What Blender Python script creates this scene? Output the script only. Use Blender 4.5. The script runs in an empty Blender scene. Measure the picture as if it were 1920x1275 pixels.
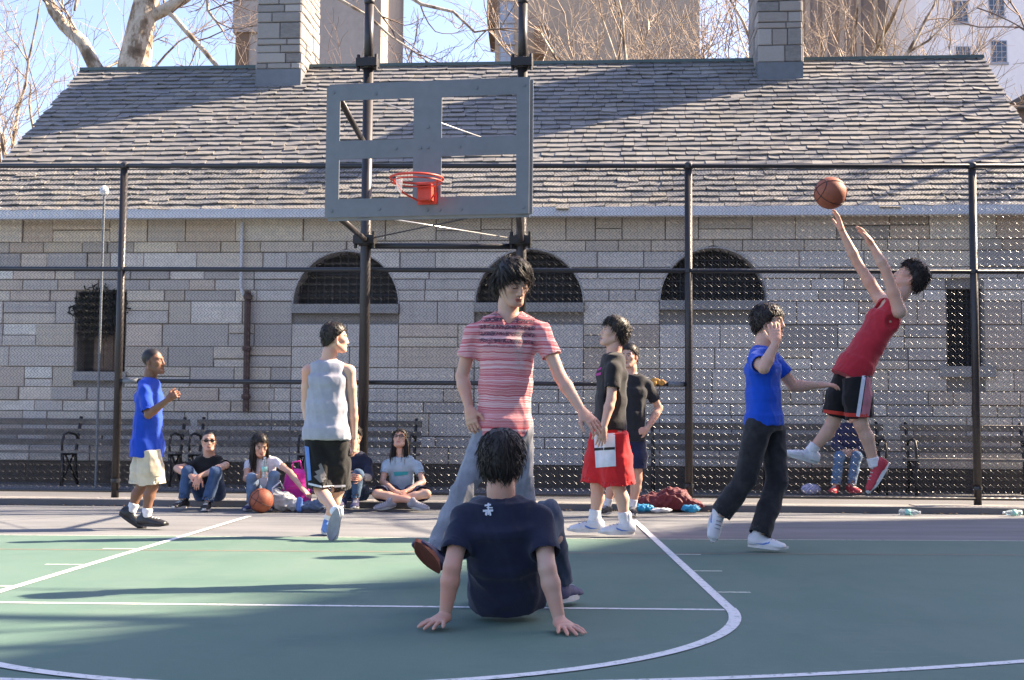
import bpy, math, random
import numpy as np
from mathutils import Vector, Matrix
from mathutils.bvhtree import BVHTree

# ------------------------------------------------------------------ camera, light, exposure
SC = bpy.context.scene
F, H = 2420.0, 0.836                       # focal length in photo pixels, eye height
YAW, PITCH, ROLL = math.atan(47 / F), math.atan(167.5 / F), 0.0075
FW = np.array([-math.sin(YAW) * math.cos(PITCH), math.cos(YAW) * math.cos(PITCH), math.sin(PITCH)])
_r0 = np.array([math.cos(YAW), math.sin(YAW), 0.0]); _u0 = np.cross(_r0, FW)
RT = _r0 * math.cos(ROLL) + _u0 * math.sin(ROLL)
UP = _u0 * math.cos(ROLL) - _r0 * math.sin(ROLL)
CAM = np.array([0.0, 0.0, H])
cam = bpy.data.cameras.new('camera'); camo = bpy.data.objects.new('camera', cam)
SC.collection.objects.link(camo); SC.camera = camo
cam.sensor_width = 36.0; cam.lens = 36.0 * F / 1920.0; cam.clip_start = 0.1; cam.clip_end = 2000.0
_m = Matrix.Identity(4)
for i in range(3):
    _m[i][0], _m[i][1], _m[i][2], _m[i][3] = RT[i], UP[i], -FW[i], CAM[i]
camo.matrix_world = _m

SUN_EL, SUN_AZ = math.radians(36), math.radians(18.5)      # azimuth measured from +X towards +Y
world = bpy.data.worlds.new('World'); SC.world = world; world.use_nodes = True
_wn = world.node_tree.nodes; _wl = world.node_tree.links
_bg = _wn['Background']; _sky = _wn.new('ShaderNodeTexSky')
_sky.sky_type = 'NISHITA'; _sky.sun_disc = False
_sky.sun_elevation = SUN_EL; _sky.sun_rotation = math.pi / 2 - SUN_AZ
_sky.air_density = 1.0; _sky.dust_density = 1.5; _sky.ozone_density = 2.3
_bg.inputs['Strength'].default_value = 0.09
_tint = _wn.new('ShaderNodeMix'); _tint.data_type = 'RGBA'; _tint.blend_type = 'MULTIPLY'; _tint.inputs[0].default_value = 1.0   # white balance of the sky
_tint.inputs[7].default_value = (1.08, .955, 1.02, 1); _wl.new(_sky.outputs[0], _tint.inputs[6]); _wl.new(_tint.outputs[2], _bg.inputs[0])
sun = bpy.data.lights.new('sun', 'SUN'); sun.energy = 5.0; sun.angle = math.radians(0.53); sun.color = (1.0, 0.81, 0.60)
suno = bpy.data.objects.new('sun', sun); SC.collection.objects.link(suno)
SDIR = Vector((math.cos(SUN_EL) * math.cos(SUN_AZ), math.cos(SUN_EL) * math.sin(SUN_AZ), math.sin(SUN_EL)))
suno.rotation_euler = SDIR.to_track_quat('Z', 'Y').to_euler(); suno.location = (30, 12, 25)
SC.view_settings.view_transform = 'Standard'; SC.view_settings.look = 'None'
SC.view_settings.exposure = 2.1; SC.view_settings.gamma = 1.0
SC.view_settings.use_curve_mapping = False

# ------------------------------------------------------------------ helpers
COL = SC.collection
rnd = random.Random(7)
def V3(*a): return np.array(a, float)
def ray(px, py): return FW + (px - 960) / F * RT - (py - 637.5) / F * UP
def at(px, py, Y):
    d = ray(px, py); return CAM + d * (Y / d[1])
def ground(px, py, z=0.0):
    d = ray(px, py); return CAM + d * ((z - H) / d[2])
def nrm(v):
    v = np.asarray(v, float); return v / (np.linalg.norm(v) + 1e-12)

def link(o, parent=None):
    COL.objects.link(o)
    if parent is not None: o.parent = parent
    return o
def tag(o, label=None, cat=None, group=None, kind=None):
    if label: o['label'] = label
    if cat: o['category'] = cat
    if group: o['group'] = group
    if kind: o['kind'] = kind
    return o
def empty(name, loc=(0, 0, 0), rz=0.0):
    o = bpy.data.objects.new(name, None); o.empty_display_size = 0.2
    o.location = loc; o.rotation_euler = (0, 0, rz); return link(o)

class MB:
    """collects polygons into one mesh; colour per vertex in attribute 'Col'"""
    def __init__(s): s.v = []; s.f = []; s.c = []; s.uv = None
    def add(s, vs, fs, col=(1, 1, 1)):
        o = len(s.v); s.v.extend([tuple(map(float, p)) for p in vs])
        s.f.extend([tuple(i + o for i in f) for f in fs]); s.c.extend([col] * len(vs)); return s
    def box(s, lo, hi, col=(1, 1, 1)):
        (a, b, c), (x, y, z) = lo, hi
        vs = [(a, b, c), (x, b, c), (x, y, c), (a, y, c), (a, b, z), (x, b, z), (x, y, z), (a, y, z)]
        return s.add(vs, [(3, 2, 1, 0), (4, 5, 6, 7), (0, 1, 5, 4), (1, 2, 6, 5), (2, 3, 7, 6), (3, 0, 4, 7)], col)
    def obox(s, p0, p1, w, h, up=(0, 0, 1), col=(1, 1, 1)):
        """bar from p0 to p1, width w, height h"""
        p0, p1 = np.array(p0, float), np.array(p1, float); t = nrm(p1 - p0); x = nrm(np.cross(t, up)); y = np.cross(x, t)
        vs = []
        for p in (p0, p1):
            for a, b in ((-1, -1), (1, -1), (1, 1), (-1, 1)): vs.append(p + x * a * w / 2 + y * b * h / 2)
        return s.add(vs, [(3, 2, 1, 0), (4, 5, 6, 7), (0, 1, 5, 4), (1, 2, 6, 5), (2, 3, 7, 6), (3, 0, 4, 7)], col)
    def tube(s, pts, rad, n=8, col=(1, 1, 1), caps=True, flat=None):
        P = np.array(pts, float); m = len(P)
        if np.isscalar(rad): rad = [rad] * m
        T = np.gradient(P, axis=0); T /= np.linalg.norm(T, axis=1)[:, None] + 1e-12
        ref = np.array([0, 0, 1.0]) if abs(T[0][2]) < .9 else np.array([1.0, 0, 0])
        x = nrm(np.cross(T[0], ref)); vs = []
        for i in range(m):
            x = nrm(x - T[i] * np.dot(x, T[i])); y = np.cross(T[i], x)
            for k in range(n):
                a = 2 * math.pi * k / n
                vs.append(P[i] + rad[i] * (x * math.cos(a) + y * math.sin(a)))
        fs = [(i * n + k, i * n + (k + 1) % n, (i + 1) * n + (k + 1) % n, (i + 1) * n + k) for i in range(m - 1) for k in range(n)]
        if caps: fs += [tuple(range(n))[::-1], tuple((m - 1) * n + k for k in range(n))]
        return s.add(vs, fs, col)
    def lathe(s, prof, c=(0, 0, 0), n=16, col=(1, 1, 1)):
        vs = []; m = len(prof)
        for r, z in prof:
            for k in range(n):
                a = 2 * math.pi * k / n; vs.append((c[0] + r * math.cos(a), c[1] + r * math.sin(a), c[2] + z))
        fs = [(i * n + k, i * n + (k + 1) % n, (i + 1) * n + (k + 1) % n, (i + 1) * n + k) for i in range(m - 1) for k in range(n)]
        fs += [tuple(range(n))[::-1], tuple((m - 1) * n + k for k in range(n))]
        return s.add(vs, fs, col)
    def mesh(s, name, smooth=False):
        me = bpy.data.meshes.new(name); me.from_pydata(s.v, [], s.f)
        a = me.color_attributes.new('Col', 'FLOAT_COLOR', 'POINT')
        a.data.foreach_set('color', np.c_[np.array(s.c, float).reshape(-1, 3), np.ones(len(s.v))].ravel())
        if smooth: me.polygons.foreach_set('use_smooth', [True] * len(me.polygons))
        me.update(); return me
    def build(s, name, mat, parent=None, smooth=False):
        me = s.mesh(name, smooth); me.materials.append(mat)
        return link(bpy.data.objects.new(name, me), parent)

# ------------------------------------------------------------------ materials
def nodes(name):
    m = bpy.data.materials.new(name); m.use_nodes = True
    nt = m.node_tree; return m, nt, nt.nodes['Principled BSDF']
def sock(nt, v, s):
    if hasattr(v, 'is_output'): nt.links.new(v, s)
    else: s.default_value = v
def N(nt, typ, ins=None, **kw):
    n = nt.nodes.new(typ)
    for k, v in kw.items(): setattr(n, k, v)
    for k, v in (ins or {}).items(): sock(nt, v, n.inputs[k])
    return n
def c4(c): return (c[0], c[1], c[2], 1.0)
def mixc(nt, fac, a, b, bt='MIX'):
    n = nt.nodes.new('ShaderNodeMix'); n.data_type = 'RGBA'; n.blend_type = bt
    sock(nt, fac, n.inputs[0]); sock(nt, c4(a) if isinstance(a, (tuple, list)) else a, n.inputs[6])
    sock(nt, c4(b) if isinstance(b, (tuple, list)) else b, n.inputs[7]); return n.outputs[2]
def coords(nt, kind='Object', scale=(1, 1, 1)):
    t = nt.nodes.new('ShaderNodeTexCoord'); mp = nt.nodes.new('ShaderNodeMapping')
    nt.links.new(t.outputs[kind], mp.inputs[0]); mp.inputs['Scale'].default_value = scale; return mp.outputs[0]
def noise(nt, co, scale, detail=4, rough=.55):
    return N(nt, 'ShaderNodeTexNoise', {'Vector': co, 'Scale': scale, 'Detail': detail, 'Roughness': rough}).outputs['Fac']
def ramp(nt, fac, stops):
    n = nt.nodes.new('ShaderNodeValToRGB'); sock(nt, fac, n.inputs[0]); e = n.color_ramp.elements
    while len(e) > 1: e.remove(e[-1])
    e[0].position, e[0].color = stops[0][0], c4(stops[0][1])
    for p, c in stops[1:]:
        k = e.new(p); k.color = c4(c)
    return n.outputs[0]
def mrange(nt, v, a, b, c=0.0, d=1.0):
    return N(nt, 'ShaderNodeMapRange', {'Value': v, 'From Min': a, 'From Max': b, 'To Min': c, 'To Max': d}).outputs[0]
def math2(nt, op, a, b=0.0):
    n = nt.nodes.new('ShaderNodeMath'); n.operation = op; sock(nt, a, n.inputs[0]); sock(nt, b, n.inputs[1]); return n.outputs[0]
def bump(nt, b, h, strength, dist=.01):
    n = N(nt, 'ShaderNodeBump', {'Height': h, 'Strength': strength, 'Distance': dist}); nt.links.new(n.outputs[0], b.inputs['Normal'])
def attr(nt, name, out='Color'):
    n = nt.nodes.new('ShaderNodeAttribute'); n.attribute_name = name; return n.outputs[out]

def mat_plain(name, col, rough=.6, metal=0.0, var=.18, scale=30, bmp=.15, dist=.004, kind='Object', usecol=False, spec=.5, sheen=0.0, sss=0.0):
    """base colour broken up by two noises, optional vertex colour, fine relief"""
    m, nt, b = nodes(name); co = coords(nt, kind)
    n1 = noise(nt, co, scale, 5); n2 = noise(nt, co, scale * .12, 3)
    base = mixc(nt, 1.0, col, attr(nt, 'Col'), 'MULTIPLY') if usecol else col
    f = mrange(nt, math2(nt, 'ADD', n1, n2), .6, 1.4, 1 - var, 1 + var)
    cc = N(nt, 'ShaderNodeCombineXYZ', {0: f, 1: f, 2: f}).outputs[0]
    out = mixc(nt, 1.0, base, cc, 'MULTIPLY'); nt.links.new(out, b.inputs['Base Color'])
    b.inputs['Roughness'].default_value = rough; b.inputs['Metallic'].default_value = metal
    b.inputs['Specular IOR Level'].default_value = spec; b.inputs['Sheen Weight'].default_value = sheen
    if sss:
        b.inputs['Subsurface Weight'].default_value = sss; b.inputs['Subsurface Radius'].default_value = (.012, .005, .003); b.inputs['Subsurface Scale'].default_value = 1.0
    if bmp: bump(nt, b, n1, bmp, dist)
    return m
# ------------------------------------------------------------------ materials of the setting
def make_court_mat():
    m, nt, b = nodes('green_court_paint'); co = coords(nt)
    big = noise(nt, co, .5, 4); mid = noise(nt, coords(nt, 'Object', (1, .35, 1)), 3.0, 5, .6); fine = noise(nt, co, 160, 3)
    c = ramp(nt, big, [(.3, (.092, .165, .128)), (.7, (.124, .206, .163))])
    c = mixc(nt, mrange(nt, mid, .42, .75), c, (.138, .202, .168))
    c = mixc(nt, mrange(nt, fine, .35, .65, 0, .5), c, (.082, .145, .125))
    patch = noise(nt, co, 1.6, 6, .68); c = mixc(nt, mrange(nt, patch, .52, .72, 0, .55), c, (.075, .135, .118))
    speck = noise(nt, co, 42, 3, .8); c = mixc(nt, mrange(nt, speck, .66, .74, 0, .5), c, (.22, .27, .23))
    scuff = noise(nt, coords(nt, 'Object', (1.2, 5, 1)), 4.0, 6, .7)
    c = mixc(nt, mrange(nt, scuff, .58, .74, 0, .4), c, (.19, .25, .22))
    nt.links.new(c, b.inputs['Base Color']); b.inputs['Roughness'].default_value = .72
    b.inputs['Specular IOR Level'].default_value = .3
    bump(nt, b, fine, .25, .004); return m
def make_asphalt_mat(name, c0, c1, wear):
    m, nt, b = nodes(name); co = coords(nt)
    big = noise(nt, coords(nt, 'Object', (.6, 2.5, 1)), 1.2, 5, .6); fine = noise(nt, co, 220, 3)
    c = ramp(nt, big, [(.3, c0), (.7, c1)])
    c = mixc(nt, mrange(nt, fine, .4, .7, 0, .6), c, wear)
    nt.links.new(c, b.inputs['Base Color']); b.inputs['Roughness'].default_value = .85
    bump(nt, b, fine, .5, .006); return m
def make_line_mat(name, col, under, cover=.5):
    m, nt, b = nodes(name); co = coords(nt)
    w = noise(nt, co, 26, 6, .75)
    c = mixc(nt, mrange(nt, w, cover, cover + .13), col, under)
    nt.links.new(c, b.inputs['Base Color']); b.inputs['Roughness'].default_value = .7; return m
def make_stone_mat():
    m, nt, b = nodes('ashlar_stone'); co = coords(nt)
    n1 = noise(nt, coords(nt, 'Object', (1, 1, 2.2)), 9, 6, .7); n2 = noise(nt, co, 70, 4)
    c = mixc(nt, mrange(nt, n1, .35, .7, 0, .55), attr(nt, 'Col'), (.38, .36, .34))
    c = mixc(nt, mrange(nt, n2, .5, .75, 0, .45), c, (.25, .24, .235))
    st = noise(nt, coords(nt, 'Object', (2.2, 1, .25)), 2.0, 5)
    c = mixc(nt, mrange(nt, st, .58, .75, 0, .25), c, (.22, .205, .195))
    nt.links.new(c, b.inputs['Base Color']); b.inputs['Roughness'].default_value = .88
    h = math2(nt, 'ADD', n1, math2(nt, 'MULTIPLY', n2, .6)); bump(nt, b, h, .55, .012); return m
def make_slate_mat():
    m, nt, b = nodes('roof_slate'); co = coords(nt)
    n1 = noise(nt, co, 14, 6, .7); n2 = noise(nt, co, 1.1, 4)
    c = mixc(nt, mrange(nt, n1, .4, .7, 0, .5), attr(nt, 'Col'), (.145, .14, .147))
    c = mixc(nt, mrange(nt, n2, .55, .75, 0, .4), c, (.085, .086, .097))
    nt.links.new(c, b.inputs['Base Color']); b.inputs['Roughness'].default_value = .62
    bump(nt, b, n1, .5, .01); return m
def make_bark_mat():
    m, nt, b = nodes('plane_tree_bark'); co = coords(nt, 'Object', (1, 1, .6))
    n1 = noise(nt, co, 3.2, 5, .6); n2 = noise(nt, co, 18, 4)
    c = ramp(nt, n1, [(.36, (.11, .08, .055)), (.45, (.24, .18, .12)), (.52, (.52, .45, .35)), (.66, (.62, .56, .46))])
    c = mixc(nt, mrange(nt, n2, .45, .7, 0, .45), c, (.2, .15, .1))
    nt.links.new(c, b.inputs['Base Color']); b.inputs['Roughness'].default_value = .9; bump(nt, b, n2, .5, .02); return m

M = {}
M['court'] = make_court_mat()
M['apron'] = make_asphalt_mat('worn_grey_asphalt', (.125, .135, .145), (.225, .23, .235), (.10, .105, .115))
M['path'] = make_asphalt_mat('dark_path_paving', (.10, .105, .115), (.15, .15, .16), (.07, .07, .075))
M['earth'] = make_asphalt_mat('park_ground', (.11, .105, .10), (.17, .16, .15), (.08, .08, .08))
M['white_line'] = make_line_mat('worn_white_line_paint', (.72, .73, .72), (.20, .27, .23), .53)
M['thin_line'] = make_line_mat('faded_white_line_paint', (.62, .62, .62), (.24, .24, .235), .5)
M['tick_line'] = make_line_mat('faded_tick_paint', (.55, .60, .50), (.16, .23, .18), .5)
M['red_line'] = make_line_mat('faded_red_line_paint', (.23, .15, .115), (.105, .18, .14), .46)
M['kerb'] = mat_plain('kerb_stone', (.36, .34, .31), .85, scale=20, var=.3, bmp=.4, dist=.01)
M['stone'] = make_stone_mat(); M['slate'] = make_slate_mat(); M['bark'] = make_bark_mat()
M['twig'] = mat_plain('twig_bark', (.20, .145, .115), .9, var=.3, scale=3, bmp=0)
M['twig_pale'] = mat_plain('pale_twig_bark', (.33, .26, .20), .9, var=.3, scale=3, bmp=0)
M['mortar'] = mat_plain('mortar', (.23, .215, .20), .95, scale=40, bmp=.3)
M['under'] = mat_plain('roof_underlay', (.035, .035, .038), .95, bmp=0)
M['gutter'] = mat_plain('pale_gutter_paint', (.62, .63, .66), .55, scale=12, var=.12, bmp=.1)
M['copper'] = mat_plain('green_ridge_metal', (.09, .13, .13), .6, metal=.3, scale=8, bmp=.1)
M['lead'] = mat_plain('lead_flashing', (.16, .18, .20), .55, metal=.3, scale=8, bmp=.2)
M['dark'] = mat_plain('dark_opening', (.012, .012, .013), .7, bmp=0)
M['bars'] = mat_plain('black_iron', (.022, .021, .022), .55, metal=.2, scale=60, bmp=.2)
M['post'] = mat_plain('brown_black_post_paint', (.030, .026, .026), .42, scale=25, var=.3, bmp=.15)
M['rail'] = mat_plain('blue_black_rail_paint', (.022, .024, .030), .38, scale=25, var=.3, bmp=.15)
M['galv'] = mat_plain('galvanised_steel', (.175, .19, .205), .55, metal=.25, scale=10, var=.14, bmp=.06)
M['wire'] = mat_plain('chain_link_wire', (.055, .057, .06), .23, metal=1.0, scale=5, var=.1, bmp=0)
M['rod'] = mat_plain('bright_tie_rod', (.75, .74, .72), .3, metal=.8, bmp=0)
M['rim'] = mat_plain('orange_red_rim_paint', (.62, .06, .03), .45, scale=40, var=.2, bmp=.1)
M['wood'] = mat_plain('weathered_bench_wood', (.17, .158, .148), .8, scale=15, var=.35, bmp=.3)
M['rust'] = mat_plain('rusty_pipe', (.085, .05, .045), .8, scale=18, var=.4, bmp=.3)
M['plinth'] = mat_plain('dark_plinth_stone', (.085, .07, .06), .9, scale=10, var=.35, bmp=.4, dist=.01)
M['sill'] = mat_plain('grey_sill_stone', (.30, .295, .29), .85, scale=14, var=.2, bmp=.3)
M['board_wood'] = mat_plain('brown_door_wood', (.10, .062, .04), .7, scale=12, var=.35, bmp=.25)
M['wreath'] = mat_plain('dark_evergreen', (.012, .014, .011), .8, bmp=.3)
M['whitepaint'] = mat_plain('white_paint', (.75, .75, .76), .5, bmp=.05)

# ------------------------------------------------------------------ ground
def sheet(name, pts, z, mat, parent=None, kind='structure'):
    mb = MB(); mb.add([(x, y, z) for x, y in pts], [tuple(range(len(pts)))]); o = mb.build(name, mat, parent)
    if parent is None: o['kind'] = kind
    return o
KERB_Z = .07
def fy(x): return 13.9 - .017 * x                       # line of the fence
sheet('ground', [(-600, -300), (600, -300), (600, 900), (-600, 900)], -.03, M['earth'])
apron = sheet('asphalt_apron', [(-30, 5), (30, 5), (30, 13.21), (-30, 14.23)], -.004, M['apron'])
court = sheet('green_court', [(-30, -12), (30, -12), (30, 10.75), (4, 10.2), (0, 10.02), (-4.2, 9.88), (-30, 9.2)], 0.0, M['court'])
path = MB(); path.box((-30, 13.55, -.02), (30, 24, KERB_Z - .006)).build('path', M['path'])
bpy.data.objects['path']['kind'] = 'structure'; bpy.data.objects['path'].rotation_euler.z = -.017
# kerb as a row of stones
kerb = empty('kerb'); kerb['kind'] = 'structure'
x = -8.0
while x < 8:
    w = rnd.uniform(1.3, 2.0); mb = MB(); y = fy(x) - .24; dz = rnd.uniform(-.006, .006)
    a, b = x + .006, x + w - .006; ya, yb = fy(a) - .24, fy(b) - .24; t = KERB_Z + dz; ch = .018
    vs = []
    for X, Y in ((a, ya), (b, yb)):
        vs += [(X, Y, -.02), (X, Y - .004, t - ch), (X, Y + ch, t), (X, Y + .30, t), (X, Y + .30, -.02)]
    mb.add(vs, [(0, 5, 6, 1), (1, 6, 7, 2), (2, 7, 8, 3), (3, 8, 9, 4), (4, 3, 2, 1, 0), (5, 6, 7, 8, 9)])
    mb.build('kerb_stone', M['kerb'], kerb); x += w
# painted lines, 4 mm apart, thin strips
def strip(name, pts, w, mat, z=.004, closed=False, parent=court):
    P = np.array(pts, float); T = np.gradient(P, axis=0); T /= np.linalg.norm(T, axis=1)[:, None]
    Nn = np.c_[-T[:, 1], T[:, 0]] * w / 2; vs = []
    for p, n in zip(P, Nn): vs += [(p[0] + n[0], p[1] + n[1], z), (p[0] - n[0], p[1] - n[1], z)]
    mb = MB(); mb.add(vs, [(2 * i, 2 * i + 1, 2 * i + 3, 2 * i + 2) for i in range(len(P) - 1)]); return mb.build(name, mat, parent)
LX, RX, FTY = -2.70, .915, 6.13
CX = (LX + RX) / 2
strip('lane_line', [(LX, 12.2), (LX, 9), (LX, FTY)], .052, M['white_line'], .003)
strip('lane_line', [(RX, 12.2), (RX, 9), (RX, FTY + .05)], .052, M['white_line'], .003)
strip('free_throw_line', [(LX + .03, FTY), (CX, FTY), (RX - .03, FTY)], .045, M['white_line'], .002)
arc = [(CX + 1.81 * math.cos(a), FTY + .05 - 1.95 * math.sin(a)) for a in np.linspace(0, math.pi, 60)]
strip('free_throw_circle', arc, .056, M['white_line'], .004)
arc = [(-1.04 + 7.10 * math.cos(a), 11.35 - 7.10 * math.sin(a)) for a in np.linspace(.55, 2.6, 80)]
strip('three_point_arc', arc, .052, M['white_line'], .0025)
for y in (8.82, 7.80, 6.79):
    strip('lane_tick', [(RX + .03, y), (RX + .1, y + .002), (RX + .20, y + .004)], .045, M['tick_line'], .002)
for y in (8.86, 7.82, 6.75):
    strip('lane_tick', [(LX - .26, y - .006), (LX - .1, y - .002), (LX - .03, y)], .045, M['tick_line'], .002)
strip('baseline', [(1.3, 12.86), (4, 12.865), (12, 12.87)], .035, M['thin_line'], 0.0, parent=apron)
strip('faded_red_line', [(-9, 8.62), (0, 8.85), (9, 9.30)], .05, M['red_line'], .0012)
strip('court_edge_line', [(-9, 9.77), (-4.2, 9.87), (0, 10.01), (4, 10.19), (9, 10.4)], .03, M['tick_line'], .0015)
# cracks with fallen leaves along the kerb: dry leaf litter nobody could count
mb = MB(); r = random.Random(3)
for i in range(1500):
    x = r.uniform(-6, 6.5); y = fy(x) - .26 - abs(r.gauss(0, .06)); s = r.uniform(.008, .026); a = r.uniform(0, 6.3)
    ca, sa = math.cos(a) * s, math.sin(a) * s; z = r.uniform(.001, .008)
    c = r.choice([(.30, .2, .09), (.22, .14, .07), (.38, .3, .18), (.16, .12, .07)])
    mb.add([(x + ca, y + sa, z), (x - sa * .6, y + ca * .6, z + .006), (x - ca, y - sa, z), (x + sa * .6, y - ca * .6, z + .004)], [(0, 1, 2, 3)], c)
M['litter'] = mat_plain('dry_leaf_litter', (1, 1, 1), .9, usecol=True, bmp=0)
lit = mb.build('leaf_litter', M['litter']); tag(lit, 'dry brown leaf litter along the foot of the kerb', 'leaf litter', kind='stuff')

# ------------------------------------------------------------------ stone park house
BA = math.radians(3.26)
house = empty('stone_house', (0, 17.2, 0), -BA)
tag(house, 'long low stone park house with slate gable roof and arched windows', 'building')
U0, U1, EZ = -7.9, 6.88, 3.74
lun = [(-2.6, .72, 2.51), (-.11, .72, 2.53), (2.34, .70, 2.56)]      # lunettes: centre, radius, springing
openings = [(-6.34, -5.66, 1.58, 2.68), (5.37, 5.82, 1.70, 2.72)]
core = MB()
# mortar core with the openings left free: built as strips between the opening edges
def wall_core(mb):
    us = sorted({U0 + .15, U1 - .15, *[c + s * r * f for c, r, z in lun for s in (-1, 1) for f in (1, .97, .9, .8, .68, .54, .38, .2)], *[v for o in openings for v in o[:2]]})
    for a, b in zip(us[:-1], us[1:]):
        mid = (a + b) / 2; cuts = []
        for c, r_, z in lun:
            if abs(mid - c) < r_: cuts.append((z, z + math.sqrt(max(r_ * r_ - min(abs(a - c), abs(b - c)) ** 2, 0)) + .012))
        for o in openings:
            if o[0] < mid < o[1]: cuts.append((o[2], o[3]))
        z0 = .05
        for lo, hi in cuts: mb.box((a, .045, z0), (b, .5, lo)); z0 = hi
        mb.box((a, .045, z0), (b, .5, EZ))
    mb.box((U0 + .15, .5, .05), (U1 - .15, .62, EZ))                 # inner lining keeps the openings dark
    for s, u in ((0, U0 + .15), (1, U1 - .5)):                       # gable ends
        mb.add([(u, .05, .05), (u, 7.1, .05), (u, 7.1, EZ), (u, 3.6, 6.65), (u, .05, EZ), (u + .35, .05, .05), (u + .35, 7.1, .05), (u + .35, 7.1, EZ), (u + .35, 3.6, 6.65), (u + .35, .05, EZ)],
               [(0, 1, 2, 3, 4), (9, 8, 7, 6, 5), (0, 5, 6, 1), (1, 6, 7, 2), (2, 7, 8, 3), (3, 8, 9, 4), (4, 9, 5, 0)])
wall_core(core); wall = core.build('wall', M['mortar'], house)
stone_cols = [(.60, .57, .55), (.48, .46, .45), (.62, .57, .51), (.54, .465, .415), (.42, .40, .395), (.64, .61, .59), (.50, .44, .39), (.38, .365, .37), (.58, .53, .46)]
def stone_verts(u0, u1, z0, z1, d, ch=.008):
    g = .005
    a, b, c, e = u0 + g, u1 - g, z0 + g, z1 - g
    vs = [(a, .05, c), (b, .05, c), (b, .05, e), (a, .05, e), (a, d + ch, c), (b, d + ch, c), (b, d + ch, e), (a, d + ch, e),
          (a + ch, d, c + ch), (b - ch, d, c + ch), (b - ch, d, e - ch), (a + ch, d, e - ch)]
    fs = [(8, 9, 10, 11)]
    for i in range(4):
        j = (i + 1) % 4; fs += [(4 + i, 4 + j, 8 + j, 8 + i), (i, j, 4 + j, 4 + i)]
    return vs, fs
def arch_x(c, R_, zc, sgn):
    return lambda z: c + sgn * (R_ if z <= zc else math.sqrt(max(R_ * R_ - (z - zc) ** 2, 0)))
def const(v): return lambda z: v
def obstacles(z0, z1):
    """openings this course meets, as pairs of edge curves"""
    out = []
    for c, R_, zc in lun:
        if z1 > zc - .13 and z0 < zc + R_: out.append((arch_x(c, R_ + .012, zc, -1), arch_x(c, R_ + .012, zc, 1)))
    for o in openings:
        if z1 > o[2] - .12 and z0 < o[3]: out.append((const(o[0] - .02), const(o[1] + .02)))
    return sorted(out, key=lambda f: f[0](z0))
def stone_poly(fl, fr, z0, z1, d, ch=.008):
    """a stone whose left and right edges may be curved"""
    g = .005; curved = abs(fl(z0) - fl(z1)) > .002 or abs(fr(z0) - fr(z1)) > .002; n = 5 if curved else 2
    zs_ = np.linspace(z0 + g, z1 - g, n)
    ring = [(fl(z) + g, z) for z in zs_[::-1]] + [(fr(z) - g, z) for z in zs_]
    if min(fr(z) - fl(z) for z in zs_) < .012: ring = [(min(p, (fl(z) + fr(z)) / 2 + .0) if i < n else p, z) for i, (p, z) in enumerate(ring)]
    m = len(ring); cu = sum(p[0] for p in ring) / m; cz = (z0 + z1) / 2
    ins = [(p[0] + ch * (1 if p[0] < cu else -1), p[1] + ch * (1 if p[1] < cz else -1) * (1 if i in (0, n - 1, n, m - 1) else 0)) for i, p in enumerate(ring)]
    vs = [(p[0], .05, p[1]) for p in ring] + [(p[0], d + ch, p[1]) for p in ring] + [(p[0], d, p[1]) for p in ins]
    fs = [tuple(range(2 * m, 3 * m))]
    for i in range(m):
        j = (i + 1) % m; fs += [(i, j, m + j, m + i), (m + i, m + j, 2 * m + j, 2 * m + i)]
    return vs, fs
stones = []
r = random.Random(11); z = .36
edges = sorted(v for c, R_, zc in lun for v in (c - R_ - .01, c + R_ + .01))
def panel(u): return any(abs(u - c) < R_ for c, R_, zc in lun)
while z < EZ - .05:
    h = r.choice([.15, .18, .20, .22, .25, .28, .31])
    if EZ - .04 - (z + h) < .12: h = EZ - .04 - z
    segs = []; cur = const(U0 + .1)
    for fl, fr in obstacles(z, z + h):
        segs.append((cur, fl)); cur = fr
    segs.append((cur, const(U1 - .1)))
    for fl, fr in segs:
        zm = z + h * .5; a, b = fl(zm), fr(zm)
        if b - a < .02 and fr(z) - fl(z) < .06: continue
        cuts = [a] + ([e_ for e_ in edges if a + .05 < e_ < b - .05] if z + h < 2.40 else []) + [b]
        for ka, kb in zip(cuts[:-1], cuts[1:]):
            u = ka; pn = panel((ka + kb) / 2) and z + h < 2.40
            while u < kb - .001:
                w = r.uniform(.50, .95) if pn else r.uniform(.28, .85) * (1.1 if h > .2 else .95)
                if kb - (u + w) < .22: w = kb - u
                L_ = fl if u <= a + 1e-6 else const(u); R_f = fr if u + w >= b - 1e-6 else const(u + w)
                flat = L_(z) == L_(z + h) and R_f(z) == R_f(z + h)
                if h > .23 and not pn and flat and r.random() < .3 and w > .35:
                    hs = h * r.uniform(.4, .6); stones.append((L_, R_f, z, z + hs, w * hs, u, pn)); stones.append((L_, R_f, z + hs, z + h, w * (h - hs), u, pn))
                else: stones.append((L_, R_f, z, z + h, w * h, u, pn))
                u += w
    z += h
vis = sorted([s for s in stones if s[5] > -7.4 and s[5] < 6.3], key=lambda s: -s[4])
top = set(map(id, vis[:285])); rest = MB()
for s in stones:
    vs, fs = stone_poly(*s[:4], r.uniform(-.004, .008) if s[6] else r.uniform(-.012, .018)); c = r.choice(stone_cols); k = r.uniform(.80, 1.14)
    if s[6] or s[3] > 2.5 and min(abs(s[5] - c_[0]) for c_ in lun) < 1.3: c = r.choice([(.56, .55, .56), (.52, .51, .52), (.60, .58, .57)]); k = r.uniform(.86, 1.08)
    if s[2] > 3.2: c = (c[0] * 1.0, c[1] * .93, c[2] * .82)                     # ochre staining of the stone under the eaves
    c = (min(c[0] * k * 1.17, .8), min(c[1] * k * 1.12, .78), c[2] * k * 1.03)
    if id(s) in top: MB().add(vs, fs, c).build('stone', M['stone'], wall)
    else: rest.add(vs, fs, c)
o = rest.build('small_stone', M['stone'], wall); o['kind'] = 'stuff'
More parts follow.
